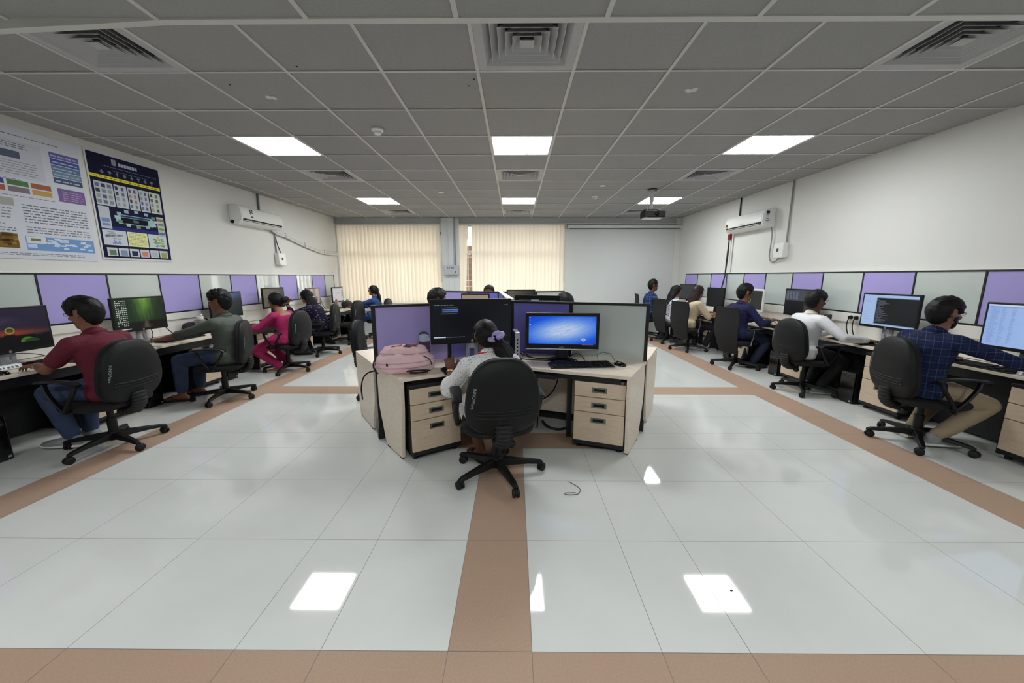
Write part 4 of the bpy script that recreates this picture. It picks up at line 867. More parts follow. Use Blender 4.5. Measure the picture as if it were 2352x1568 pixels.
def desk(label, name, poly, gables, mats=('laminate', 'laminate_edge')):
    t = thing(name, label, 'desk', (poly[0][0], poly[0][1], 0)); O = Matrix.Translation((-poly[0][0], -poly[0][1], 0))
    MB().prism(poly, .66, .688, 0, O).obj('top', mats[0], t, bevel=.0025)
    for (a, b) in gables:      # a = front corner, b = corner at the partition
        a, b = V(a), V(b); d = b - a; L = d.length; d = d / L; R = Matrix.Translation((a.x, a.y, 0)) @ Matrix.Rotation(math.atan2(d.y, d.x), 4, 'Z')
        pf = [(.055, .012), (.035, .2), (.012, .42), (.006, .66), (L - .01, .66), (L - .01, .36), (L - .03, .30), (L - .15, .012)]
        mb = MB(); T = O @ R @ Matrix.Rotation(PI / 2, 4, 'X'); mb.prism(pf, -.014, .014, 0, T); mb.obj('side_panel', 'laminate', t, bevel=.002)
        MB().bx((.06, -.012, 0), (.10, .012, .013), 0, O @ R).bx((L - .22, -.012, 0), (L - .17, .012, .013), 0, O @ R).obj('glide', 'rubber', t)
    return t, O
inner = bez((-.27, 3.105, 0), (-.13, 3.20, 0), (-.03, 3.20, 0), (.12, 3.135, 0), 10)
FL, FR, BL, BR = (-.885, 2.755), (.92, 2.83), (-1.245, 3.205), (1.232, 3.375)
g = lambda p: (p[0], p[1])
t, O = desk('beech corner desk at the front of the centre, with the pink backpack and two monitors', 'corner_desk', [FL] + [g(p) for p in inner] + [FR, BR, (-.03, 3.815), BL], [((-.868, 2.763), (-1.215, 3.19)), ((.903, 2.838), (1.205, 3.36))])
mb = MB()
for a, b in (((-.82, 2.84), (-.25, 3.17)), ((-.1, 3.24), (.12, 3.18)), ((.12, 3.18), (.86, 2.90))):
    a, b = V(a), V(b); d = b - a; mb.box(((a.x + b.x) / 2, (a.y + b.y) / 2, .635), (d.length, .02, .05), 0, O, math.atan2(d.y, d.x))
mb.obj('front_rail', 'black_frame', t)
for q in ((.475, 3.18), (-.40, 3.20)): MB().bx((q[0], q[1], .03), (q[0] + .04, q[1] + .04, .66), 0, O).obj('leg', 'black_frame', t)
MB().box((.35, 3.58, .36), (.72, .018, .46), 0, O, -.36).box((-.42, 3.53, .36), (.8, .018, .46), 0, O, .49).obj('modesty_panel', 'laminate', t)
MB().box((.16, 3.30, .60), (.36, .25, .02), 0, O, -.36).obj('keyboard_shelf', 'grey_metal', t)
MB().box((.23, 3.20, .625), (.34, .26, .03), 0, O, -.36).obj('shelf_box', 'black_laminate', t)
desk('beech desk of the left centre station, its end seen behind the front desk', 'corner_desk', [(-1.69, 3.845), (-1.28, 3.25), (-.07, 3.90), (-.28, 6.15), (-1.3, 6.42), (-1.5, 5.85), (-.95, 5.55), (-.85, 4.85), (-.98, 4.4)], [((-1.675, 3.84), (-1.275, 3.27))])
desk('beech desk of the right centre station, its end seen behind the front desk', 'corner_desk', [(1.59, 4.06), (1.265, 3.43), (.0, 3.90), (-.21, 6.15), (.85, 6.39), (1.1, 5.8), (.62, 5.5), (.55, 4.85), (.75, 4.5)], [((1.573, 4.05), (1.25, 3.44))])
desk('beech desk beyond the far centre partition', 'corner_desk', [(-1.15, 6.95), (-1.30, 6.52), (-.25, 6.24), (.83, 6.49), (.75, 6.95), (.2, 6.8), (-.6, 6.8)], [])
# drawer units of the front desk
pedestal('beech drawer unit under the left side of the front desk', Matrix.Translation((-.635, 2.865, 0)) @ Matrix.Rotation(.57, 4, 'Z'), 'drawer units under the front desk')
pedestal('beech drawer unit under the right side of the front desk', Matrix.Translation((.705, 2.955, 0)) @ Matrix.Rotation(-.36, 4, 'Z'), 'drawer units under the front desk')
# socket plate with plug under the desk
t = thing('wall_socket', 'white socket with a black plug under the front desk', 'socket', (.45, 3.42, .57), -.36)
MB().bx((-.075, -.01, -.055), (.05, .0, .055)).obj('plate', 'white_plastic', t, bevel=.003)
MB().tube([(-.02, -.01, 0), (-.02, -.05, 0)], [.03, .02], 10).tube(bez((-.02, -.045, 0), (-.02, -.09, -.1), (-.06, -.06, -.28), (-.32, -.04, -.32)) + [V((-.5, 0, -.30))], .007, 6).obj('plug', 'black_plastic', t, smooth=.7)
tag(MB().tube(bez((.22, 3.35, .6), (.20, 3.36, .4), (.24, 3.37, .3), (.22, 3.4, .02)), .006, 6).tube(bez((.12, 3.35, .6), (.08, 3.36, .4), (.12, 3.37, .2), (.06, 3.4, .02)), .006, 6).obj('cable', 'cable_black', smooth=.9), 'black cables hanging under the keyboard shelf of the front desk', 'cable')
tag(MB().tube(bez((.28, 3.5, .05), (.32, 3.35, .012), (.45, 3.34, .012), (.55, 3.45, .012)), .012, 8).obj('cable', 'cable_black', smooth=.9), 'thick black cable on the floor under the front desk', 'cable')
# what stands on the front desk
ZF = .688
monitor('large black monitor with a dark program window on the front desk', (-.385, 3.29, 0), .26, .725, .395, .19, s_ide, ide, bez=.022, chin=.045, zdesk=ZF)
monitor('monitor with a bright blue wallpaper on the front desk', (.44, 3.40, 0), -.10, .675, .345, .105, s_hp, hpo, bez=.03, chin=.05, zdesk=ZF, stand='round', badge=False, extra=x_hp)
o = [c for c in bpy.data.objects if c.name.startswith('monitor')][-1]
MB().bx((-.335, -.021, .105), (.335, -.01, .118)).obj('bottom_trim', 'silver', o, bevel=.004)
MB().box((.0, -.0195, .132), (.045, .002, .008)).obj('badge', 'grey_metal', o)
keyboard('black keyboard before the blue monitor on the front desk', Matrix.Translation((.585, 3.19, ZF)) @ Matrix.Rotation(.10, 4, 'Z'), .56)
mouse('shiny black mouse at the right end of the front desk', Matrix.Translation((.94, 3.215, ZF)) @ Matrix.Rotation(.6, 4, 'Z'), [(0, .05, .012), (.01, .09, .05), (.0, .12, .085), (-.06, .16, .10), (-.13, .16, .08), (-.15, .11, .02), (-.09, .06, .004), (.02, .06, .003), (.09, .04, .003), (.06, .07, .004), (-.02, .1, .004), (-.14, .13, .004), (-.24, .06, .004)])
keyboard('black keyboard before the big monitor, beside the woman in white', Matrix.Translation((-.385, 3.04, ZF)) @ Matrix.Rotation(.42, 4, 'Z'), .45)
t = thing('thin_client', 'slim black and silver thin client standing beside the blue monitor', 'computer', (.012, 3.50, ZF), .12)
MB().bx((-.02, -.11, .006), (.02, .11, .265)).obj('case', 'black_plastic', t, bevel=.003); MB().bx((-.022, -.124, .0), (.022, -.108, .272)).bx((-.022, -.12, .262), (.022, .11, .272)).obj('front_panel', 'silver', t, bevel=.004)
mb = MB()
for k in range(5): mb.bx((-.006, -.127, .06 + k * .033), (.006, -.1235, .075 + k * .033))
mb.obj('port', 'vent_dark', t); MB().bx((-.05, -.09, 0), (.05, .09, .008)).obj('foot', 'black_plastic', t, bevel=.002)
tag(MB().tube(bez((.06, 3.60, ZF + .03), (.13, 3.42, ZF + .02), (.2, 3.5, ZF + .0), (.34, 3.42, ZF + .01)), .006, 6).tube(bez((.08, 3.58, ZF + .05), (.16, 3.5, ZF - .01), (.2, 3.42, ZF + .02), (.33, 3.46, ZF + .008)), .006, 6).tube(bez((.05, 3.5, ZF + .006), (.09, 3.38, ZF + .006), (.2, 3.42, ZF + .006), (.32, 3.38, ZF + .006)), .005, 6).obj('cable', 'cable_black', smooth=.9), 'tangle of black cables between the thin client and the blue monitor', 'cable')
tag(MB().tube(bez((.50, 3.36, ZF + .03), (.54, 3.30, ZF + .12), (.62, 3.28, ZF + .1), (.64, 3.29, ZF + .012)), .004, 6).tube(bez((.52, 3.33, ZF + .015), (.57, 3.28, ZF + .05), (.56, 3.3, ZF + .02), (.60, 3.28, ZF + .006)), .004, 6).obj('cable', 'cable_black', smooth=.9), 'black cable looping between the blue monitor and its keyboard', 'cable')
# steel bottle with grey lid
t = thing('drink_bottle', 'tinted bottle with a pale grey loop lid beside the pink backpack', 'bottle', (-.83, 3.345, ZF)); mat('tinted', (104, 84, 112), .2, trans=.35); mat('pale_lid', (176, 190, 206), .4); mat('wine', (84, 30, 62), .4)
MB().lathe([(.001, 0), (.047, 0), (.05, .01), (.05, .17), (.046, .195), (.044, .2)], 22).obj('body', 'tinted', t, smooth=.7); MB().lathe([(.001, .004), (.0465, .004), (.0505, .06), (.0505, .09), (.001, .09)], 22).obj('sleeve', 'wine', t, smooth=.7)
MB().lathe([(.046, .196), (.05, .2), (.05, .225), (.045, .228), (.045, .25), (.038, .258), (.001, .26)], 22).obj('lid', 'pale_lid', t, smooth=.7); MB().tube(bez((-.04, 0, .25), (-.03, 0, .285), (.03, 0, .285), (.04, 0, .25)), .007, 8).obj('loop', 'dark_metal', t, smooth=.9)
# pink backpack lying on its back
mat('pink_cloth', (226, 192, 196), .85, bump=(26, .6)); mat('pink_seam', (200, 162, 168), .85); mat('orange_print', (176, 92, 66), .7)
t = thing('backpack', 'pale pink backpack lying on the front desk', 'bag', (-.92, 3.04, ZF), .14)
def pillow(w, d, z0, z1, c=(0, 0), e=2.6, n=40, lean=0, nz=.01, top=.72):
    sg = lambda q: math.copysign(abs(q) ** (2 / e), q); rr = []; h = z1 - z0
    for k, f in ((.86, 0), (.97, .12), (1, .4), (.97, .65), (.9, .82), (top, .96), (top * .55, 1.0)):
        rr.append([(c[0] + lean * f + w * k * sg(math.cos(a)), c[1] + d * k * sg(math.sin(a)), z0 + h * f + nz * noise.noise((math.cos(a) * 3, math.sin(a) * 3, f * 4)) * (f > 0)) for a in (2 * PI * i / n for i in range(n))])
    return MB().loft(rr)
pillow(.242, .165, 0, .16, nz=.022, e=2.3).obj('body', 'pink_cloth', t, smooth=1.3)
pillow(.20, .125, .05, .205, (-.02, .015), lean=.02, nz=.016, top=.82, e=2.4).obj('front_pocket', 'pink_cloth', t, smooth=1.3)
n = 40; sgp = lambda q, e=2.3: math.copysign(abs(q) ** (2 / e), q)
MB().tube([(.243 * sgp(math.cos(a)), .166 * sgp(math.sin(a)), .055 + .012 * math.cos(a)) for a in (2 * PI * i / n for i in range(n + 1))], .005, 6).tube([(-.006 + .196 * sgp(math.cos(a), 2.4), .015 + .122 * sgp(math.sin(a), 2.4), .158) for a in (2 * PI * i / n for i in range(n + 1))], .004, 6).tube([(.238 * sgp(math.cos(a)), .162 * sgp(math.sin(a)), .092 + .012 * math.cos(a)) for a in (2 * PI * i / n for i in range(n + 1))], .004, 6).obj('piping', 'pink_seam', t, smooth=1)
mb = MB(); mb.add([(-.01, -.05, .2085), (.09, -.05, .2085), (.10, .06, .2085), (.0, .07, .2085)], [(0, 1, 2, 3)], 0)
for k in range(4): mb.tube(bez((-.10 + .02 * k, -.04 + .02 * k, .207), (-.07, .02, .209), (-.05 + .01 * k, -.03, .209), (-.03, .05 - .02 * k, .209)), .004, 5, 1)
mb.tube(bez((.03, -.04, .21), (.06, .02, .212), (.07, -.02, .212), (.11, .03, .211)), .004, 5, 1)
mb.obj('print', ['dark_metal', 'orange_print'], t)
MB().tube(bez((-.225, -.06, .12), (-.25, -.12, .09), (-.23, -.15, .04), (-.19, -.17, .02)), .006, 6).tube(bez((.15, -.11, .14), (.20, -.10, .13), (.22, -.09, .10), (.225, -.10, .06)), .004, 6).ell((-.12, -.165, .085), (.008, .006, .014)).obj('zip', 'vent_dark', t, smooth=1)
MB().tube(bez((.04, -.165, .03), (.10, -.22, .05), (.18, -.22, .05), (.20, -.15, .03)), .016, 8, flat=.4).tube(bez((.06, -.17, .02), (.11, -.21, .02), (.16, -.21, .03), (.19, -.16, .02)), .014, 8, flat=.4).obj('strap', 'black_fabric', t, smooth=1)
MB().tube(bez((-.22, -.12, .03), (-.30, -.14, .03), (-.33, -.13, -.02), (-.335, -.14, -.12)) + [V((-.33, -.14, -.2))], .006, 6).obj('loose_strap', 'black_fabric', t, smooth=1)
# monitors of the stations behind
monitor('black monitor seen from behind with a white sticker, right centre station', (.25, 4.10, 0), PI - .30, .52, .38, .195, OFF, stand='round', back_sticker=True, badge=False, frame='dark_shell', zdesk=ZF)
monitor('black framed monitor with a grey glare before the far partition, right', (.10, 5.95, 0), .12, .46, .36, .215, s_grey_glare, stand='round', badge=False, zdesk=ZF)
monitor('black framed monitor with a beige glare before the far partition, left', (-.60, 5.7, 0), -.08, .44, .36, .16, lambda u, v: (158, 140, 120), stand='round', badge=False, zdesk=ZF)  # the glare is painted as one even beige screen colour
# thin wire on the floor
tag(MB().tube(bez((.395, 2.47, .004), (.43, 2.42, .004), (.50, 2.38, .004), (.43, 2.31, .004)) + bez((.43, 2.31, .004), (.36, 2.29, .006), (.33, 2.30, .008), (.35, 2.325, .004))[1:] + [V((.42, 2.32, .01))], .0022, 6).obj('wire', 'dark_metal', smooth=.9), 'thin bent wire lying on the pale floor right of the chair', 'wire')
tag(MB().ell((1.03, 1.53, .002), (.007, .004, .003)).obj('crumb', 'vent_dark'), 'tiny dark speck on the floor right of the light reflection', 'speck')
# ============================================================ PEOPLE
def remesh(mb, vox, it=4, fac=.5):
    me = bpy.data.meshes.new('tmp'); me.from_pydata(mb.v, [], mb.f); o = bpy.data.objects.new('tmp', me); COL.objects.link(o)
    r = o.modifiers.new('r', 'REMESH'); r.mode = 'VOXEL'; r.voxel_size = vox
    s = o.modifiers.new('s', 'SMOOTH'); s.iterations = it; s.factor = fac
    bpy.context.view_layer.update(); out = bpy.data.meshes.new_from_object(o.evaluated_get(bpy.context.evaluated_depsgraph_get()))
    bpy.data.objects.remove(o); bpy.data.meshes.remove(me); return out
def skin_obj(mb, name, mats, parent, vox, it=4, paint=None):
    me = remesh(mb, vox, it); me.name = name; me.materials.clear()
    for m in mats: me.materials.append(MATS[m])
    me.polygons.foreach_set('use_smooth', [True] * len(me.polygons))
    me.polygons.foreach_set('material_index', [0] * len(me.polygons))
    if paint:
        for p in me.polygons: p.material_index = paint(p.center)
    o = bpy.data.objects.new(name, me); COL.objects.link(o); o.parent = parent; return o
def ripple(me, fn):
    vs = [(v.co.copy(), v.normal.copy()) for v in me.vertices]
    me.vertices.foreach_set('co', [x for c, n in vs for x in (c + n * fn(c))]); me.update()
def ik(a, b, l1, l2, pole):
    a, b = V(a), V(b); d = b - a; L = min(d.length, (l1 + l2) * .999); d.normalize(); b = a + d * L
    x = (l1 * l1 - l2 * l2 + L * L) / (2 * L); h = math.sqrt(max(0, l1 * l1 - x * x)); p = V(pole); p = p - d * p.dot(d); p.normalize()
    return a + d * x + p * h, b
def limb(mb, pts, rs, n=14, flat=1, k=5):
    """tapered limb through joints with rounded ends"""
    P = []; R = []
    for i in range(len(pts) - 1):
        for q in range(k): f = q / k; P.append(V(pts[i]).lerp(V(pts[i + 1]), f)); R.append(rs[i] + (rs[i + 1] - rs[i]) * f)
    P.append(V(pts[-1])); R.append(rs[-1]); mb.tube(P, R, n, flat=flat)
    for p, r in ((pts[0], rs[0]), (pts[-1], rs[-1])): mb.ell(p, (r, r, r), n=12, k=8)
    for p, r in zip(pts[1:-1], rs[1:-1]): mb.ell(p, (r, r, r), n=12, k=8)
def hand(mb, w, f, nrm, side, curl=.35, point=False, spread=.12):
    """w wrist, f finger direction, nrm palm side, side +1 thumb towards cross(nrm,f)"""
    f = V(f).normalized(); nrm = V(nrm); nrm = (nrm - f * nrm.dot(f)).normalized(); t = nrm.cross(f).normalized() * side
    sec = lambda d, a, b: [V(w) + f * d + t * (a * math.cos(q)) + nrm * (b * math.sin(q)) for q in (2 * PI * i / 12 for i in range(12))]
    mb.loft([sec(-.03, .024, .021), sec(0, .027, .020), sec(.035, .037, .017), sec(.07, .041, .015), sec(.092, .038, .012)])
    for k, (o, L) in enumerate(((.031, .068), (.0105, .077), (-.0105, .071), (-.031, .055))):
        p = V(w) + f * .082 + t * o; c = curl * (1 + .15 * k); d0 = (f + t * (o * spread / .02)).normalized()
        if point and k == 0: c = .02; d0 = (f - nrm * .12).normalized()
        elif point: c = curl * 2.2
        pts = [p - d0 * .01]; a = c * .5
        for s in (.46, .32, .27): d = d0 * math.cos(a) + nrm * math.sin(a); pts.append(pts[-1] + d * L * s * 1.05); a += c
        limb(mb, pts, [.0095, .009, .008, .0068], 8, k=2)
    p = V(w) + f * .022 + t * .026; d = (f * .62 + t * .72 + nrm * .25).normalized(); pts = [p - d * .012, p + d * .032, p + d * .05 + f * .012, p + d * .062 + f * .03]
    limb(mb, pts, [.014, .0115, .0105, .008], 8, k=2)
HEAD = [(-.118, .060, .018, .020), (-.112, .080, .0, .032), (-.098, .090, -.02, .044), (-.07, .089, -.055, .056), (-.04, .087, -.078, .064), (-.01, .086, -.092, .069), (.025, .086, -.099, .0725), (.055, .090, -.101, .074), (.08, .084, -.098, .071), (.10, .066, -.086, .060), (.115, .038, -.062, .042), (.122, .0, -.03, .018)]
def head_mesh(mb, M):
    rr = []
    for z, yf, yb, w in HEAD:
        yc, ry = (yf + yb) / 2, (yf - yb) / 2; e = 2.3; sg = lambda q: math.copysign(abs(q) ** (2 / e), q)
        rr.append([(w * sg(math.cos(a)), yc + ry * sg(math.sin(a)), z) for a in (2 * PI * i / 24 for i in range(24))])
    mb.loft(rr, 0, M)
    mb.tube([M @ V(p) for p in ((0, .086, .045), (0, .096, .02), (0, .108, -.008), (0, .108, -.018))], [.008, .010, .0125, .011], 10); mb.ell((0, .096, -.020), (.018, .014, .010), 0, M)
    mb.ell((0, .091, -.054), (.024, .010, .007), 0, M); mb.ell((0, .089, -.066), (.021, .011, .008), 0, M); mb.ell((0, .082, -.102), (.020, .014, .014), 0, M); mb.ell((0, .078, -.080), (.026, .014, .022), 0, M)
    mb.ell((0, .086, .052), (.050, .012, .010), 0, M)
    for s in (-1, 1):
        mb.ell((s * .077, -.014, .0), (.009, .021, .034), 0, M @ Matrix.Rotation(s * .0, 4, 'Z')); mb.ell((s * .045, .066, -.02), (.022, .018, .02), 0, M)
def hair_cap(mb, M, rnd, vol=1.0, hairline=.075, nape=-.10, side=.0, tuft=.02, quiff=0, ear=False, n=560):
    """ear=False leaves the ears free, with sideburns down to z = side"""
    for i in range(n):
        z = 1 - 2 * (i + .5) / n; a = i * 2.39996; r = math.sqrt(1 - z * z); d = V((r * math.cos(a), r * math.sin(a), z))
        p = V((d.x * .0735, d.y * (.082 if d.y > 0 else .100) - .004, d.z * .113 + .004)); y = p.y
        if y > .05: lim = hairline
        elif y > .028: lim = .034 + (y - .028) * 1.5
        elif y > .014: lim = side
        elif y > -.044: lim = -.06 if ear else .048
        else: lim = nape + (0 if ear else max(0, abs(p.x) - .035) * .9)
        if p.z < lim: continue
        k = min(1, 1.0 + min(0, p.z - .01) * 4.2); s = (.84 + .26 * rnd.random()) * (.45 + .55 * vol) * max(.5, k); up = max(0, d.z) * tuft * rnd.random() + quiff * max(0, d.y) * max(0, d.z) + (vol - 1) * .03 * max(0, d.z + .35)
        mb.ell(p + d * (.005 * k + up), (.017 * s, .021 * s, .016 * s), 0, M, 8, 5)
def head_pt(z, a, g=0):
    for i in range(len(HEAD) - 1):
        if HEAD[i][0] <= z <= HEAD[i + 1][0]: break
    f = (z - HEAD[i][0]) / (HEAD[i + 1][0] - HEAD[i][0]); yf, yb, w = (HEAD[i][k] + (HEAD[i + 1][k] - HEAD[i][k]) * f for k in (1, 2, 3)); sg = lambda q: math.copysign(abs(q) ** (2 / 2.3), q)
    return V(((w + g) * sg(math.cos(a)), (yf + yb) / 2 + ((yf - yb) / 2 + g) * sg(math.sin(a)), z))
def strands(mb, M, paths, r=.017, taper=.5):
    for p in paths: limb(mb, [M @ V(q) for q in p], [r] * (len(p) - 1) + [r * taper], 8, k=3)
def person(label, loc, rz, skin, top, bottom, hair, lean=.12, side=0, hunch=.1, head=(0, -.15), hands=None, elbows=None, feet=None, sleeve='long', shoes='shoe_dark', scale=(1, 1, 1), female=False, vox=.0075, curl=.35, finger=False, collar=None, dress=None, extras=None, hairmat='hair', handdir=None, thigh=.5, seat=.52, bare=False, pants_len=.92, lanyard=None, loose=0, neck=.436):
    t = thing('person', label, 'person', loc, rz, scale=scale); rnd = random.Random(label)
    P = V((0, -.06, seat + .02)); a0 = lean; kf = .93 if female else 1
    # spine as a bent line
    pts = {}; s = 0; p = P.copy(); ds = .02; spine = []; 
    while s <= .60:
        a = a0 + hunch * (s / .45) ** 2; u = V((math.sin(side) * math.cos(a) * .6, math.sin(a), math.cos(a))); u.normalize(); spine.append((s, p.copy(), u)); p = p + u * ds; s += ds
    def at(s):
        i = max(0, min(len(spine) - 2, int(s / ds))); f = (s - spine[i][0]) / ds; return spine[i][1].lerp(spine[i + 1][1], f) if s >= 0 else spine[0][1] + spine[0][2] * s, spine[i][2]
    def ring(s, rx, ry, n=24, off=0):
        c, u = at(s); w = u.cross(V((1, 0, 0))); w = -w if w.y < 0 else w; w.normalize(); x = w.cross(u).normalized()
        x = x if x.x > 0 else -x
        e = 2.25; sg = lambda q: math.copysign(abs(q) ** (2 / e), q)
        return [c + w * off + x * (rx * sg(math.cos(a))) + w * (ry * sg(math.sin(a))) for a in (2 * PI * i / n for i in range(n))]
    prof = [(-.09, .13, .10), (-.05, .165, .125), (0, .168, .128), (.07, .15 * kf, .112), (.14, .138 * kf, .104), (.22, .147 * kf, .110), (.30, .162 * kf, .114), (.37, .172 * kf, .104), (.41, .160 * kf, .085), (.435, .115, .066), (.455, .07, .056)]
    def torso(mb, g=0, s0=-1, s1=9, full=1):
        mb.loft([ring(s, rx + g * (1 + loose * max(0, 1 - s * 3)), ry + g * (1 + loose * max(0, 1 - s * 3))) for s, rx, ry in prof if s0 <= s <= s1])
        if female:
            for q in (-1, 1):
                c, u = at(.28); mb.ell(c + V((q * .075, .085, .0)), (.062 + g * .6, .055 + g * .6, .062 + g * .6))
    SH = []; 
    for q in (-1, 1): c, u = at(.395); SH.append(c + V((q * (.178 * kf), .005, 0)))
    nb, nu = at(.44); nt, _ = at(.53); HC = nt + V((0, .012, .105)) + V((0, .02, 0)) * lean
    HM = Matrix.Translation(HC) @ Matrix.Rotation(head[0], 4, 'Z') @ Matrix.Rotation(head[1], 4, 'X') @ Matrix.Rotation(head[2] if len(head) > 2 else 0, 4, 'Y')
    hands = hands or [(-.17, .36, .74), (.17, .36, .74)]; elbows = elbows or [(-.6, -.4, -1), (.6, -.4, -1)]
    handdir = handdir or [((.1, 1, -.05), (0, 0, -1)), ((-.1, 1, -.05), (0, 0, -1))]
    ARM = []
    for q in (0, 1): e, w = ik(SH[q], hands[q], .285, .25, elbows[q]); ARM.append((SH[q], e, w))
    feet = feet or [(-.10, .34, .07), (.10, .34, .07)]; LEG = []
    for q in (0, 1):
        h = P + V(((-.088, .088)[q], .02, .0)); f = V(feet[q][:3]); e, f = ik(h, f, .415, .42, (((-.12, .12)[q]) + (feet[q][3] if len(feet[q]) > 3 else 0), .6, .75)); LEG.append((h, e, f))
    # ---- body: one skin surface
    b = MB(); torso(b); limb(b, [at(.42)[0], nt, HC + HM.to_3x3() @ V((0, -.02, -.06))], [.056, .053, .05], 16)
    head_mesh(b, HM)
    for q in (0, 1):
        s_, e, w = ARM[q]; limb(b, [at(.40)[0] + V(((-.09, .09)[q], 0, 0)), s_, s_.lerp(e, .5), e, e.lerp(w, .35), w], [.055, .050 * kf, .044 * kf, .038 * kf, .038 * kf, .026 * kf], 14)
        hand(b, w, handdir[q][0], handdir[q][1], (1, -1)[q], curl if not isinstance(curl, tuple) else curl[q], finger and q == 0)
        h, k_, f = LEG[q]; limb(b, [h, h.lerp(k_, .5), k_, k_.lerp(f, .3), f], [.088, .076, .058, .054, .036], 16)
        fd = V((feet[q][4] if len(feet[q]) > 4 else (-.15, .15)[q], 1, 0)).normalized(); fx = V((fd.y, -fd.x, 0))
        sec = lambda d, w_, z0, z1: [f + fd * d + fx * (w_ * math.cos(a)) + V((0, 0, -.07 + (z0 + z1) / 2 + (z1 - z0) / 2 * math.sin(a))) for a in (2 * PI * i / 12 for i in range(12))]
        b.loft([sec(-.055, .020, .004, .05), sec(-.03, .032, 0, .085), sec(.03, .035, 0, .085), sec(.09, .042, 0, .052), sec(.14, .044, 0, .034), sec(.18, .036, .002, .026), sec(.20, .02, .006, .02)])
        LEG[q] = (h, k_, f, fd, fx)
    HI = HM.inverted()
    def paint(c):
        v = HI @ c
        if v.y > .088 and abs(v.x) < .024 and -.074 < v.z < -.047: return 1
        return 0
    skin_obj(b, 'body', [skin, 'lips'], t, vox if vox < .007 else vox * .85, 3, paint)
    # ---- face details
    for q in (-1, 1):
        MB().ell((q * .030, .0785, .022), (.0125, .011, .0085), 0, HM).obj('eye', 'eye_white', t, smooth=1.2)
        MB().ell((q * .030, .0875, .022), (.0055, .003, .0058), 0, HM).obj('iris', 'hair', t, smooth=1.2)
        MB().tube([HM @ V(p) for p in ((q * .014, .0965, .043), (q * .030, .0965, .049), (q * .048, .088, .043))], [.004, .0045, .0025], 6, flat=.6).obj('eyebrow', 'hair', t, smooth=1.2)
    # ---- hair
    hm = MB(); kind = hair[0]
    hair_cap(hm, HM, rnd, **(hair[1] if len(hair) > 1 else {}))
    if kind == 'bun': 
        hm.ell((.0, -.135, -.005), (.055, .045, .05), 0, HM); hm.ell((.02, -.15, .01), (.04, .035, .04), 0, HM)
    if kind == 'long':
        L = hair[2]; drop = V((0, -1, 0)); ps = []
        for i in range(17):
            a = PI * (.02 + .96 * i / 16) + PI; x, y = math.cos(a), math.sin(a)
            o = rnd.uniform(-.015, .015); ps.append([(x * .072, y * .09, .05), (x * .083, y * .105 - .006, -.03), (x * .085 + o, y * .11 - .018, -.11), (x * .085 + o, -.075 - .05 * abs(y) + .02 * abs(x), -.11 - L * .45), (x * .07 + o * 2, -.115 - .045 * abs(y), -.11 - L - rnd.uniform(0, .05))])
        strands(hm, HM, ps, .019, .45)
    if kind == 'pony':
        bx, L, sx = hair[2], hair[3], hair[4]; ps = []
        for i in range(12):
            a = 2 * PI * i / 12; o = V((.022 * math.cos(a), .012 * math.sin(a), .018 * math.sin(a))); q = V(bx); rr_ = rnd.uniform(.8, 1.35)
            ps.append([q + V((0, .03, .012)), q + o, q + o * 1.9 * rr_ + V((sx * .3, -.030, -L * .35)), q + o * 2.3 * rr_ + V((sx * .7, -.022, -L * .7)), q + o * 1.6 + V((sx, -.012, -L * rnd.uniform(.85, 1.1)))])
        strands(hm, HM, ps, .016, .4)
    skin_obj(hm, 'hair', [hairmat], t, .0068 if vox < .0085 else .009, 2)
    # ---- clothes
    c = MB(); g = .014; torso(c, g, -.2, neck)
    if neck > .42: limb(c, [at(.425)[0] + V((0, -.005, 0)), at(.462)[0] + V((0, -.004, 0))], [.078, .070], 16)
    if dress:
        for q in (0, 1):
            h, k_, f = LEG[q][:3]; limb(c, [P + V((0, .02, .02)), h.lerp(k_, .4), h.lerp(k_, dress)], [.145, .115, .10], 16)
        mid = (LEG[0][0].lerp(LEG[0][1], dress) + LEG[1][0].lerp(LEG[1][1], dress)) / 2; limb(c, [P + V((0, .04, .01)), mid], [.12, .08], 16)
        if dress > .8:
            for q in (0, 1): h, k_, f = LEG[q][:3]; limb(c, [k_, k_.lerp(f, .35)], [.085, .085], 14)
        # hem spread over the seat edges
        for q in (-1, 1): limb(c, [P + V((q * .15, -.03, -.03)), P + V((q * .17, .14, -.045))], [.05, .045], 12)
    else: limb(c, [P + V((-.09, -.01, .0)), P + V((.09, -.01, .0))], [.115, .115], 16)
    slv = {'short': .62, 'elbow': 1.0, 'long': 1.92, 'rolled': 1.22, 'three': 1.55, 'puff': 1.35}[sleeve]
    for q in (0, 1):
        s_, e, w = ARM[q]; gg = .013; L = [at(.40)[0] + V(((-.08, .08)[q], 0, 0)) if neck > .42 else s_.lerp(at(.38)[0], .3), s_]; R = [.072, .069 * kf]
        if slv <= 1: L += [s_.lerp(e, slv * .5), s_.lerp(e, slv)]; R += [.062, .060]
        elif sleeve == 'puff': L += [s_.lerp(e, .25), s_.lerp(e, .7), e, e.lerp(w, .25), e.lerp(w, .42)]; R += [.058, .062, .068, .066, .045]
        else: L += [s_.lerp(e, .5), e, e.lerp(w, .4), e.lerp(w, slv - 1)]; R += [.056, .052, .050, .038]
        limb(c, L, R, 14)
    rq = random.Random(3)
    o = skin_obj(c, 'dress' if dress and dress > .6 else 'shirt', [top], t, vox, 3)
    # soft folds
    ripple(o.data, lambda q: .006 * (noise.noise(q * 9) * .6 + noise.noise(q * 22) * .35))
    # collar opening: band round the neck
    if collar: 
        c_, u_ = at(.468); MB().tube([ring(.465, .068, .064, 20)[i % 20] + V((0, 0, .004)) for i in range(21)], .011, 8, flat=1.5).obj('collar', collar, t, smooth=1)
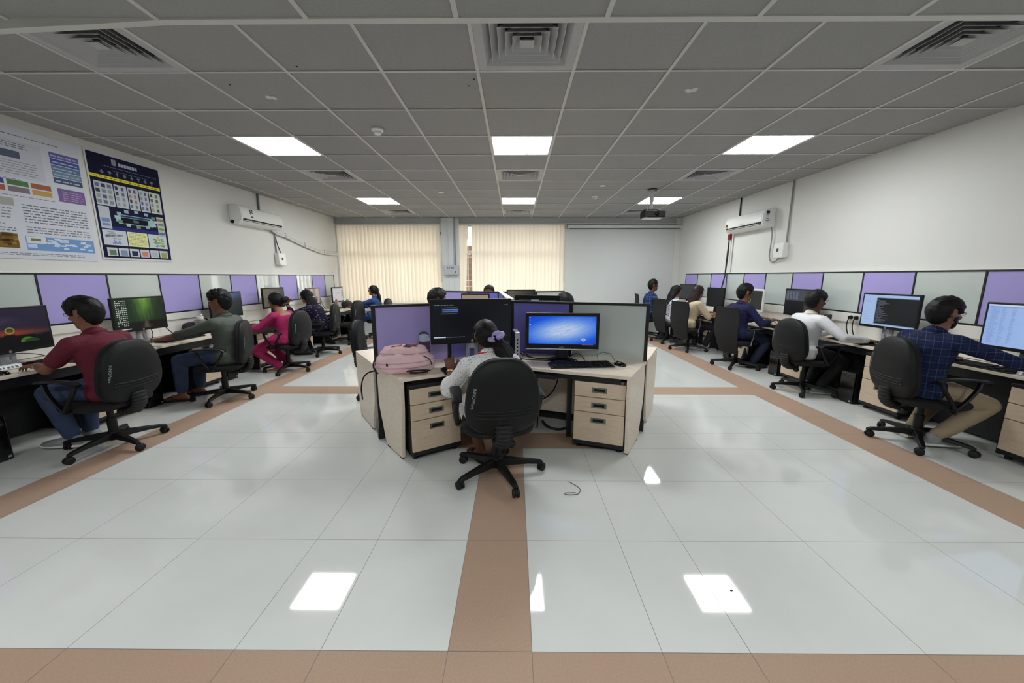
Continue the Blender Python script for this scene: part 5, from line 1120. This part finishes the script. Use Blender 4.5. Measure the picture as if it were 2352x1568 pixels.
    if bottom:
        c = MB(); limb(c, [P + V((-.085, 0, -.0)), P + V((.085, 0, -.0))], [.11, .11], 16)
        for q in (0, 1):
            h, k_, f = LEG[q][:3]; e_ = k_.lerp(f, pants_len); limb(c, [h + V((0, -.02, .01)), h.lerp(k_, .5), k_, k_.lerp(f, .4), e_], [.104, .090, .073, .066, .054], 16)
        o = skin_obj(c, 'trousers', [bottom], t, vox, 3)
        ripple(o.data, lambda q: .005 * noise.noise(q * 14))
    if shoes:
        for q in (0, 1):
            h, k_, f, fd, fx = LEG[q]; sl = shoes == 'sandal'
            sec = lambda d, w_, z0, z1: [f + fd * d + fx * (w_ * math.cos(a)) + V((0, 0, -.07 + (z0 + z1) / 2 + (z1 - z0) / 2 * math.sin(a))) for a in (2 * PI * i / 14 for i in range(14))]
            if sl:
                s = MB().loft([sec(-.07, .03, -.012, .004), sec(-.03, .040, -.014, .004), sec(.06, .042, -.014, .004), (sec(.15, .050, -.014, .004)), sec(.215, .03, -.012, .004)]).obj('sandal', 'sandal', t, smooth=.9)
                for e in (-1, 1): s2 = MB().tube([f + fd * .145 + V((0, 0, -.038)), f + fd * .10 + fx * e * .03 + V((0, 0, -.018)), f + fd * .04 + fx * e * .045 + V((0, 0, -.06))], .007, 6, flat=.6).obj('sandal_strap', 'sandal', s, smooth=1)
            else:
                s = MB().loft([sec(-.068, .026, -.004, .06), sec(-.04, .042, -.006, .105), sec(.02, .045, -.006, .108), sec(.07, .050, -.006, .080), sec(.13, .053, -.006, .058), sec(.19, .046, -.004, .048), sec(.222, .025, .0, .035)]).obj('shoe', shoes, t, smooth=1.2)
                MB().loft([sec(-.074, .03, -.010, .016), sec(-.04, .047, -.012, .02), sec(.07, .054, -.012, .02), sec(.13, .057, -.012, .02), sec(.19, .050, -.010, .02), sec(.228, .028, -.006, .018)]).obj('sole', 'shoe_sole' if shoes == 'shoe_grey' else 'rubber', s, smooth=1)
    if extras: extras(t, HM, ARM, at, LEG)
    return t
def glasses(t, HM, *a):
    mb = MB()
    for q in (-1, 1):
        mb.tube([HM @ V((q * .031 + .022 * math.cos(k), .104, .020 + .017 * math.sin(k))) for k in (2 * PI * i / 18 for i in range(19))], .0015, 5)
        mb.tube([HM @ V(p) for p in ((q * .052, .102, .024), (q * .076, .06, .022), (q * .079, -.01, .018))], .0016, 5)
    mb.tube([HM @ V(p) for p in ((-.010, .106, .024), (.010, .106, .024))], .0016, 5); mb.obj('glasses', 'dark_metal', t, smooth=1)
def watch(t, w, e, m, band=.031):
    d = (w - e).normalized(); c = w - d * .035; x = d.cross(V((0, 0, 1))).normalized(); y = d.cross(x)
    MB().loft([[c + d * o + x * (band * math.cos(a)) + y * (band * math.sin(a)) for a in (2 * PI * i / 18 for i in range(18))] for o in (-.010, -.006, .006, .010)]).obj('watch', m, t, smooth=.8)
def hair_clip(t, HM, p, m, s=(.03, .012, .014)): MB().ell(p, s, 0, HM).obj('hair_clip', m, t, smooth=1)
def lanyard_(t, at, m):
    r = []
    c, u = at(.465)
    for i in range(17): a = PI * i / 16; r.append(c + V((.080 * math.cos(a), -.078 * math.sin(a) + .01, .012 - .0 * math.sin(a))))
    MB().tube([c + V((.04, .12, -.18)), c + V((.085, .09, -.06))] + r + [c + V((-.085, .09, -.06)), c + V((-.04, .12, -.18))], .008, 6, flat=.5).obj('lanyard', m, t, smooth=1)
for n, c in (('skin_brown', (132, 88, 66)), ('skin_dark', (104, 66, 50)), ('skin_tan', (150, 104, 80))): mat(n, c, .5, spec=.35, var=(14, .12))
mat('lips', (110, 62, 54), .45); mat('eye_white', (205, 200, 192), .3); mat('hair', (9, 8, 9), .55, spec=.25, bump=(120, .12)); mat('hair_brown', (40, 26, 24), .5, spec=.3, bump=(120, .12))
mat('maroon_shirt', (94, 16, 38), .85, bump=(70, .1)); mat('green_shirt', (74, 80, 72), .85, bump=(70, .12)); mat('magenta_cloth', (176, 32, 96), .8, var=(30, .25)); mat('white_shirt', (206, 206, 208), .85, bump=(60, .1)); mat('beige_shirt', (196, 178, 150), .85, bump=(50, .1))
mat('jeans', (54, 68, 100), .85, var=(10, .35)); mat('jeans_dark', (34, 42, 66), .85, var=(10, .3)); mat('black_trousers', (20, 20, 26), .85); mat('khaki', (148, 132, 108), .85, bump=(50, .15)); mat('blue_dress', (38, 66, 122), .85)
mat('shoe_dark', (24, 24, 26), .6); mat('shoe_grey', (150, 152, 154), .7, var=(16, .4)); mat('shoe_sole', (214, 212, 206), .6); mat('sandal', (48, 32, 24), .7); mat('lavender', (168, 150, 206), .45, bump=(40, .5)); mat('gold', (196, 160, 100), .4, metal=.4); mat('red_cord', (190, 30, 50), .6); mat('yellow_cord', (210, 180, 50), .6); mat('pale_clip', (190, 180, 150), .4)
checkmat('plaid_navy', (24, 34, 70), (92, 106, 140), (19, 26, 56), 17); checkmat('check_navy', (34, 36, 72), (64, 70, 112), (30, 32, 64), 34); checkmat('plaid_blue', (44, 62, 112), (150, 164, 200), (26, 36, 74), 15)
spotmat('floral_white', (204, 204, 210), (70, 70, 86), 26, .34); spotmat('print_dark', (30, 26, 46), (112, 100, 132), 22, .30, rand=.5); spotmat('eyelet', (222, 222, 220), (138, 136, 134), 62, .26, rand=.35)
# ============================================================ CHAIRS AND PEOPLE IN PLACE
GA, GB = 'rounded black task chairs', 'square backed black mesh chairs'
H2 = PI / 2
task_chair('office_chair', 'black task chair at the front centre, under the woman in white', .12, (-.13, 2.59, 0), .22, GA)
task_chair('office_chair', 'black task chair at the left desk, under the man in maroon', -.33, (-3.52, 3.04, 0), H2 - .02, GA)
task_chair('office_chair', 'black task chair at the left desk, under the man in green', -.14, (-3.53, 4.33, 0), H2 + .38, GA)
task_chair('office_chair', 'black task chair at the left desk, under the woman in pink', -.2, (-3.56, 5.66, 0), H2 - .05, GA)
task_chair('office_chair', 'black task chair at the left desk, under the woman in dark print', -.15, (-3.68, 6.98, 0), H2 + .2, GA)
task_chair('office_chair', 'empty black task chair at the far left desk before the blind', .1, (-3.70, 8.15, 0), H2 - .1, GA)
task_chair('office_chair', 'black task chair under the woman in blue by the left blind', .2, (-3.28, 8.85, 0), H2, GA)
task_chair('office_chair', 'black task chair with a tilted back behind the lilac partition, left', .3, (-1.66, 4.50, 0), -H2 + .2, GA)
task_chair('office_chair', 'black task chair on the right, under the bearded man in blue plaid', .24, (3.60, 3.15, 0), -H2 - .22, GA)
task_chair('office_chair', 'black task chair on the right, under the man in white', .35, (3.72, 4.65, 0), -H2 + .1, GA)
mesh_chair('office_chair', 'black mesh chair on the right, under the man in navy check', .25, (3.65, 6.0, 0), -H2 + .3, GB)
mesh_chair('office_chair', 'black mesh chair on the right, under the woman in beige', .55, (3.50, 7.4, 0), -H2 + .35, GB)
mesh_chair('office_chair', 'black mesh chair on the right, under the woman in the floral top', .3, (3.46, 8.30, 0), -H2 + .25, GB)
mesh_chair('office_chair', 'black mesh chair at the far right, under the man in blue plaid', .1, (3.22, 9.0, 0), -H2 - .15, GB, 1.07)
task_chair('office_chair', 'black task chair under the man with thick hair behind the big monitor', .1, (-1.12, 5.0, 0), -H2 + .5, GA)
task_chair('office_chair', 'black task chair under the person beyond the far purple partition', .1, (-.50, 7.35, 0), PI, GA)
task_chair('office_chair', 'black task chair whose rounded top shows behind the grey board', .1, (.86, 4.86, 0), H2 + .3, GA)
SHORT = dict(vol=1.0, hairline=.072, nape=-.10, side=.01)
def e_l1(t, HM, ARM, at, LEG): glasses(t, HM); watch(t, ARM[0][2], ARM[0][1], 'silver')
person('person in a maroon polo shirt and jeans, sitting at the night sky monitor', (-3.50, 3.04, 0), H2 - .05, 'skin_brown', 'maroon_shirt', 'jeans', ('short', dict(vol=1.25, hairline=.076, nape=-.10, side=.0, tuft=.012, quiff=.03)), lean=.10, hunch=.25, head=(.05, -.22), sleeve='short', hands=[(-.09, .43, .735), (.12, .45, .735)], elbows=[(-.8, -.3, -1), (.6, -.2, -1)], feet=[(-.06, .30, .09, .02), (.12, .36, .07)], shoes='shoe_grey', scale=(1.02, 1.10, 1.0), vox=.0062, collar='maroon_shirt', extras=e_l1)
person('person in a grey green shirt, jeans and sandals, typing with outstretched arms', (-3.50, 4.33, 0), H2 + .05, 'skin_brown', 'green_shirt', 'jeans', ('short', dict(vol=1.1, hairline=.078, nape=-.10, side=.02, tuft=.03, quiff=.02)), lean=-.10, hunch=.3, head=(.0, -.12), sleeve='rolled', hands=[(-.20, .54, .74), (.05, .56, .74)], elbows=[(-.5, -.2, -1), (.5, -.2, -1)], feet=[(-.10, .42, .085), (.14, .40, .085)], shoes='sandal', scale=(1.02, 1.10, 1.0), vox=.0066, collar='green_shirt', pants_len=.86)
person('person in a bright pink kurta with hair in a bun, bare heels under the chair', (-3.58, 5.66, 0), H2 - .05, 'skin_tan', 'magenta_cloth', 'magenta_cloth', ('bun', dict(ear=True, vol=1.0, hairline=.07, nape=-.10, side=-.01, tuft=.0)), lean=.12, hunch=.25, head=(.0, -.15), sleeve='three', hands=[(-.15, .46, .74), (.16, .48, .74)], neck=.375, feet=[(-.12, .02, .10, .03), (.10, .02, .10)], shoes=None, female=True, dress=.45, scale=(1.02, 1.08, .95), vox=.0075)
def e_l4(t, HM, ARM, at, LEG): hair_clip(t, HM, (.0, -.120, -.03), 'pale_clip'); watch(t, ARM[0][2], ARM[0][1], 'hair')
person('person in a dark printed kurta with long hair, hand raised to the face', (-3.72, 6.98, 0), H2 + .05, 'skin_tan', 'print_dark', 'black_trousers', ('long', dict(ear=True, vol=1.0, hairline=.07, nape=-.09, side=-.03, tuft=.0), .26), lean=.32, hunch=.25, head=(-.1, -.25), sleeve='three', hands=[(-.10, .47, 1.0), (.16, .45, .74)], handdir=[((.3, -.4, .7), (0, -.8, 0)), ((-.1, 1, 0), (0, 0, -1))], elbows=[(-.4, .6, -1), (.5, -.2, -1)], feet=[(-.10, .2, .08), (.10, .25, .08)], female=True, dress=.85, scale=(1.04, 1.08, .97), vox=.0078, extras=e_l4, curl=.9)
person('person in a blue dress with a ponytail, in profile before the left blind', (-3.37, 8.85, 0), H2, 'skin_tan', 'blue_dress', 'blue_dress', ('pony', dict(ear=True, vol=1.0, hairline=.07, nape=-.10, side=-.0, tuft=.0), (0, -.095, -.01), .30, 0), lean=.03, hunch=.1, head=(.0, .0), sleeve='three', hands=[(-.12, .50, .77), (.12, .45, .74)], female=True, dress=.6, scale=(1.0, 1.06, .965), vox=.0085)
def e_r1(t, HM, ARM, at, LEG):
    glasses(t, HM); mb = MB(); rnd = random.Random(4)
    for i in range(150):
        z = rnd.uniform(-.112, -.02); a = rnd.uniform(.12, PI - .12)
        if z > -.045 and .6 < a < PI - .6: continue
        if -.075 < z and 1.2 < a < PI - 1.2: continue
        mb.ell(head_pt(z, a, .0), (.010, .010, .011), 0, HM, 7, 4)
    skin_obj(mb, 'beard', ['hair'], t, .006, 2)
person('person in dark blue plaid and khaki trousers, bearded, arm stretched along the desk', (3.58, 3.15, 0), -H2 + .06, 'skin_brown', 'plaid_navy', 'khaki', ('short', dict(vol=1.15, hairline=.080, nape=-.10, side=.01, tuft=.012)), lean=.05, hunch=.35, head=(-.0, -.18), sleeve='long', hands=[(-.22, .40, .74), (.36, .47, .735)], elbows=[(-.6, -.2, -1), (.8, -.1, -.35)], feet=[(-.10, .10, .09), (.10, .06, .10, .04)], shoes='shoe_grey', scale=(1.06, 1.10, 1.0), vox=.0062, collar='plaid_navy', extras=e_r1)
def e_r2(t, HM, ARM, at, LEG):
    glasses(t, HM); lanyard_(t, at, 'yellow_cord'); watch(t, ARM[1][2], ARM[1][1], 'red_cord', .030)
person('person in a white long sleeved top with a yellow lanyard, hand on the desk', (3.72, 4.65, 0), -H2 + .05, 'skin_dark', 'white_shirt', 'black_trousers', ('short', dict(vol=1.1, hairline=.076, nape=-.10, side=.012, tuft=.012, quiff=.015)), lean=.02, hunch=.3, head=(.12, -.15), sleeve='long', hands=[(-.12, .34, .745), (.40, .32, .735)], elbows=[(-.6, -.3, -1), (.8, -.5, -.6)], handdir=[((.1, 1, -.05), (0, 0, -1)), ((.55, .8, -.05), (0, 0, -1))], feet=[(-.10, .16, .09), (.10, .12, .08)], shoes='shoe_grey', scale=(1.04, 1.08, 1.0), vox=.0066, extras=e_r2)
def e_r3(t, HM, ARM, at, LEG): lanyard_(t, at, 'red_cord')
person('person in a navy checked shirt with a red cord, by the white framed monitor', (3.68, 6.0, 0), -H2 + .12, 'skin_brown', 'check_navy', 'jeans_dark', ('short', dict(vol=1.25, hairline=.072, nape=-.10, side=.0, tuft=.014, quiff=.02)), lean=-.02, hunch=.3, head=(.0, -.2), sleeve='three', hands=[(-.02, .36, .77), (.22, .34, .77)], elbows=[(-.6, -.4, -1), (.7, -.4, -1)], feet=[(-.10, .2, .08), (.12, .16, .08)], scale=(1.04, 1.06, 1.03), vox=.0075, collar='check_navy', extras=e_r3)
person('person in a beige short sleeved shirt with long brown hair on the right', (3.56, 7.42, 0), -H2 + .1, 'skin_tan', 'beige_shirt', 'black_trousers', ('long', dict(ear=True, vol=1.1, hairline=.068, nape=-.09, side=-.04, tuft=.0), .26), lean=.12, hunch=.25, head=(.05, -.15), sleeve='elbow', hands=[(-.05, .40, .75), (.16, .38, .75)], female=True, feet=[(-.10, .25, .08), (.10, .22, .08)], shoes='shoe_grey', scale=(1.08, 1.08, 1.0), vox=.0085, hairmat='hair_brown')
person('person in a white floral top with black hair on the right, behind the mesh chair', (3.54, 8.32, 0), -H2 + .05, 'skin_tan', 'floral_white', 'black_trousers', ('long', dict(ear=True, vol=1.1, hairline=.06, nape=-.09, side=-.06, tuft=.0), .16), lean=.10, hunch=.2, head=(-.1, -.2), sleeve='elbow', hands=[(-.05, .40, .75), (.16, .38, .75)], female=True, shoes='shoe_grey', scale=(1.04, 1.06, .98), vox=.009)
person('person in a blue plaid shirt at the far right, in profile before the plain wall', (3.30, 9.0, 0), -H2, 'skin_dark', 'plaid_blue', 'jeans_dark', ('short', dict(vol=1.0, hairline=.078, nape=-.10, side=.01, tuft=.02)), lean=.05, hunch=.2, head=(.0, -.05), sleeve='three', hands=[(-.10, .34, .78), (.2, .30, .78)], feet=[(-.1, .3, .08), (.1, .26, .08)], shoes='shoe_dark', scale=(1.08, 1.08, 1.07), vox=.0085, collar='plaid_blue')
def e_c(t, HM, ARM, at, LEG):
    mb = MB(); rnd = random.Random(2); c = V((.05, -.112, -.022))
    for i in range(20):
        a = 2 * PI * i / 20; mb.ell(c + V((.050 * math.cos(a), -.004 + .014 * math.sin(3 * a), .030 * math.sin(a) + .02 * math.cos(a))), (.015 + .005 * math.sin(5 * a), .017, .013 + .005 * math.cos(4 * a)), 0, HM @ Matrix.Rotation(.0, 4, 'Y'), 8, 6)
    for i in range(6): mb.ell(c + V((rnd.uniform(-.03, .03), -.014, rnd.uniform(-.012, .012))), (.013, .012, .012), 0, HM, 8, 6)
    skin_obj(mb, 'scrunchie', ['lavender'], t, .0045, 1); watch(t, ARM[0][2], ARM[0][1], 'gold', .031)
    r = []; k, u = at(.475)
    for i in range(19): a = 2 * PI * i / 18; r.append(k + V((.069 * math.cos(a), .066 * math.sin(a) - .002, .018 - .012 * math.sin(a))))
    MB().tube(r, .0065, 6).obj('red_cord', 'red_cord', t, smooth=1)
person('person in a white eyelet dress with a lavender scrunchie, one finger raised', (-.13, 2.60, 0), .38, 'skin_dark', 'eyelet', None, ('pony', dict(ear=False, vol=1.05, hairline=.07, nape=-.10, side=-.03, tuft=.0), (.045, -.095, -.035), .17, .07), lean=.39, hunch=.36, side=-.03, head=(-.05, -.28), sleeve='puff', hands=[(-.225, .475, .765), (-.0, .54, .75)], elbows=[(-.38, -.25, -.8), (.7, -.2, -1)], handdir=[((.0, .3, 1), (0, 1, -.3)), ((-.5, .8, 0), (0, 0, -1))], finger=True, curl=(.45, .35), feet=[(-.06, .22, .085), (.10, .20, .085)], shoes='sandal', female=True, dress=.95, scale=(1.06, 1.0, .93), vox=.0058, extras=e_c)
person('person with thick black hair, only the head showing left of the far partition', (-1.02, 5.0, 0), -H2 + .4, 'skin_brown', 'check_navy', 'jeans_dark', ('short', dict(vol=1.5, hairline=.07, nape=-.10, side=.0, tuft=.02)), lean=.0, hunch=.15, head=(.0, -.1), scale=(1.05, 1.05, .985), vox=.010)
person('person of whom only the top of a dark head shows above the far purple partition', (-.50, 7.32, 0), PI, 'skin_brown', 'green_shirt', 'jeans_dark', ('short', dict(vol=1.15, hairline=.06, nape=-.10, side=-.02, tuft=.0)), lean=.05, hunch=.15, head=(.0, -.1), scale=(1.2, 1.05, .995), vox=.010)
person('person with smooth black hair, only the crown showing behind the grey board', (.69, 4.88, 0), H2 - .65, 'skin_tan', 'beige_shirt', 'black_trousers', ('long', dict(ear=True, vol=1.05, hairline=.06, nape=-.09, side=-.06, tuft=.0), .2), lean=.1, hunch=.15, head=(.0, -.1), female=True, scale=(1.08, 1.08, .972), vox=.010)
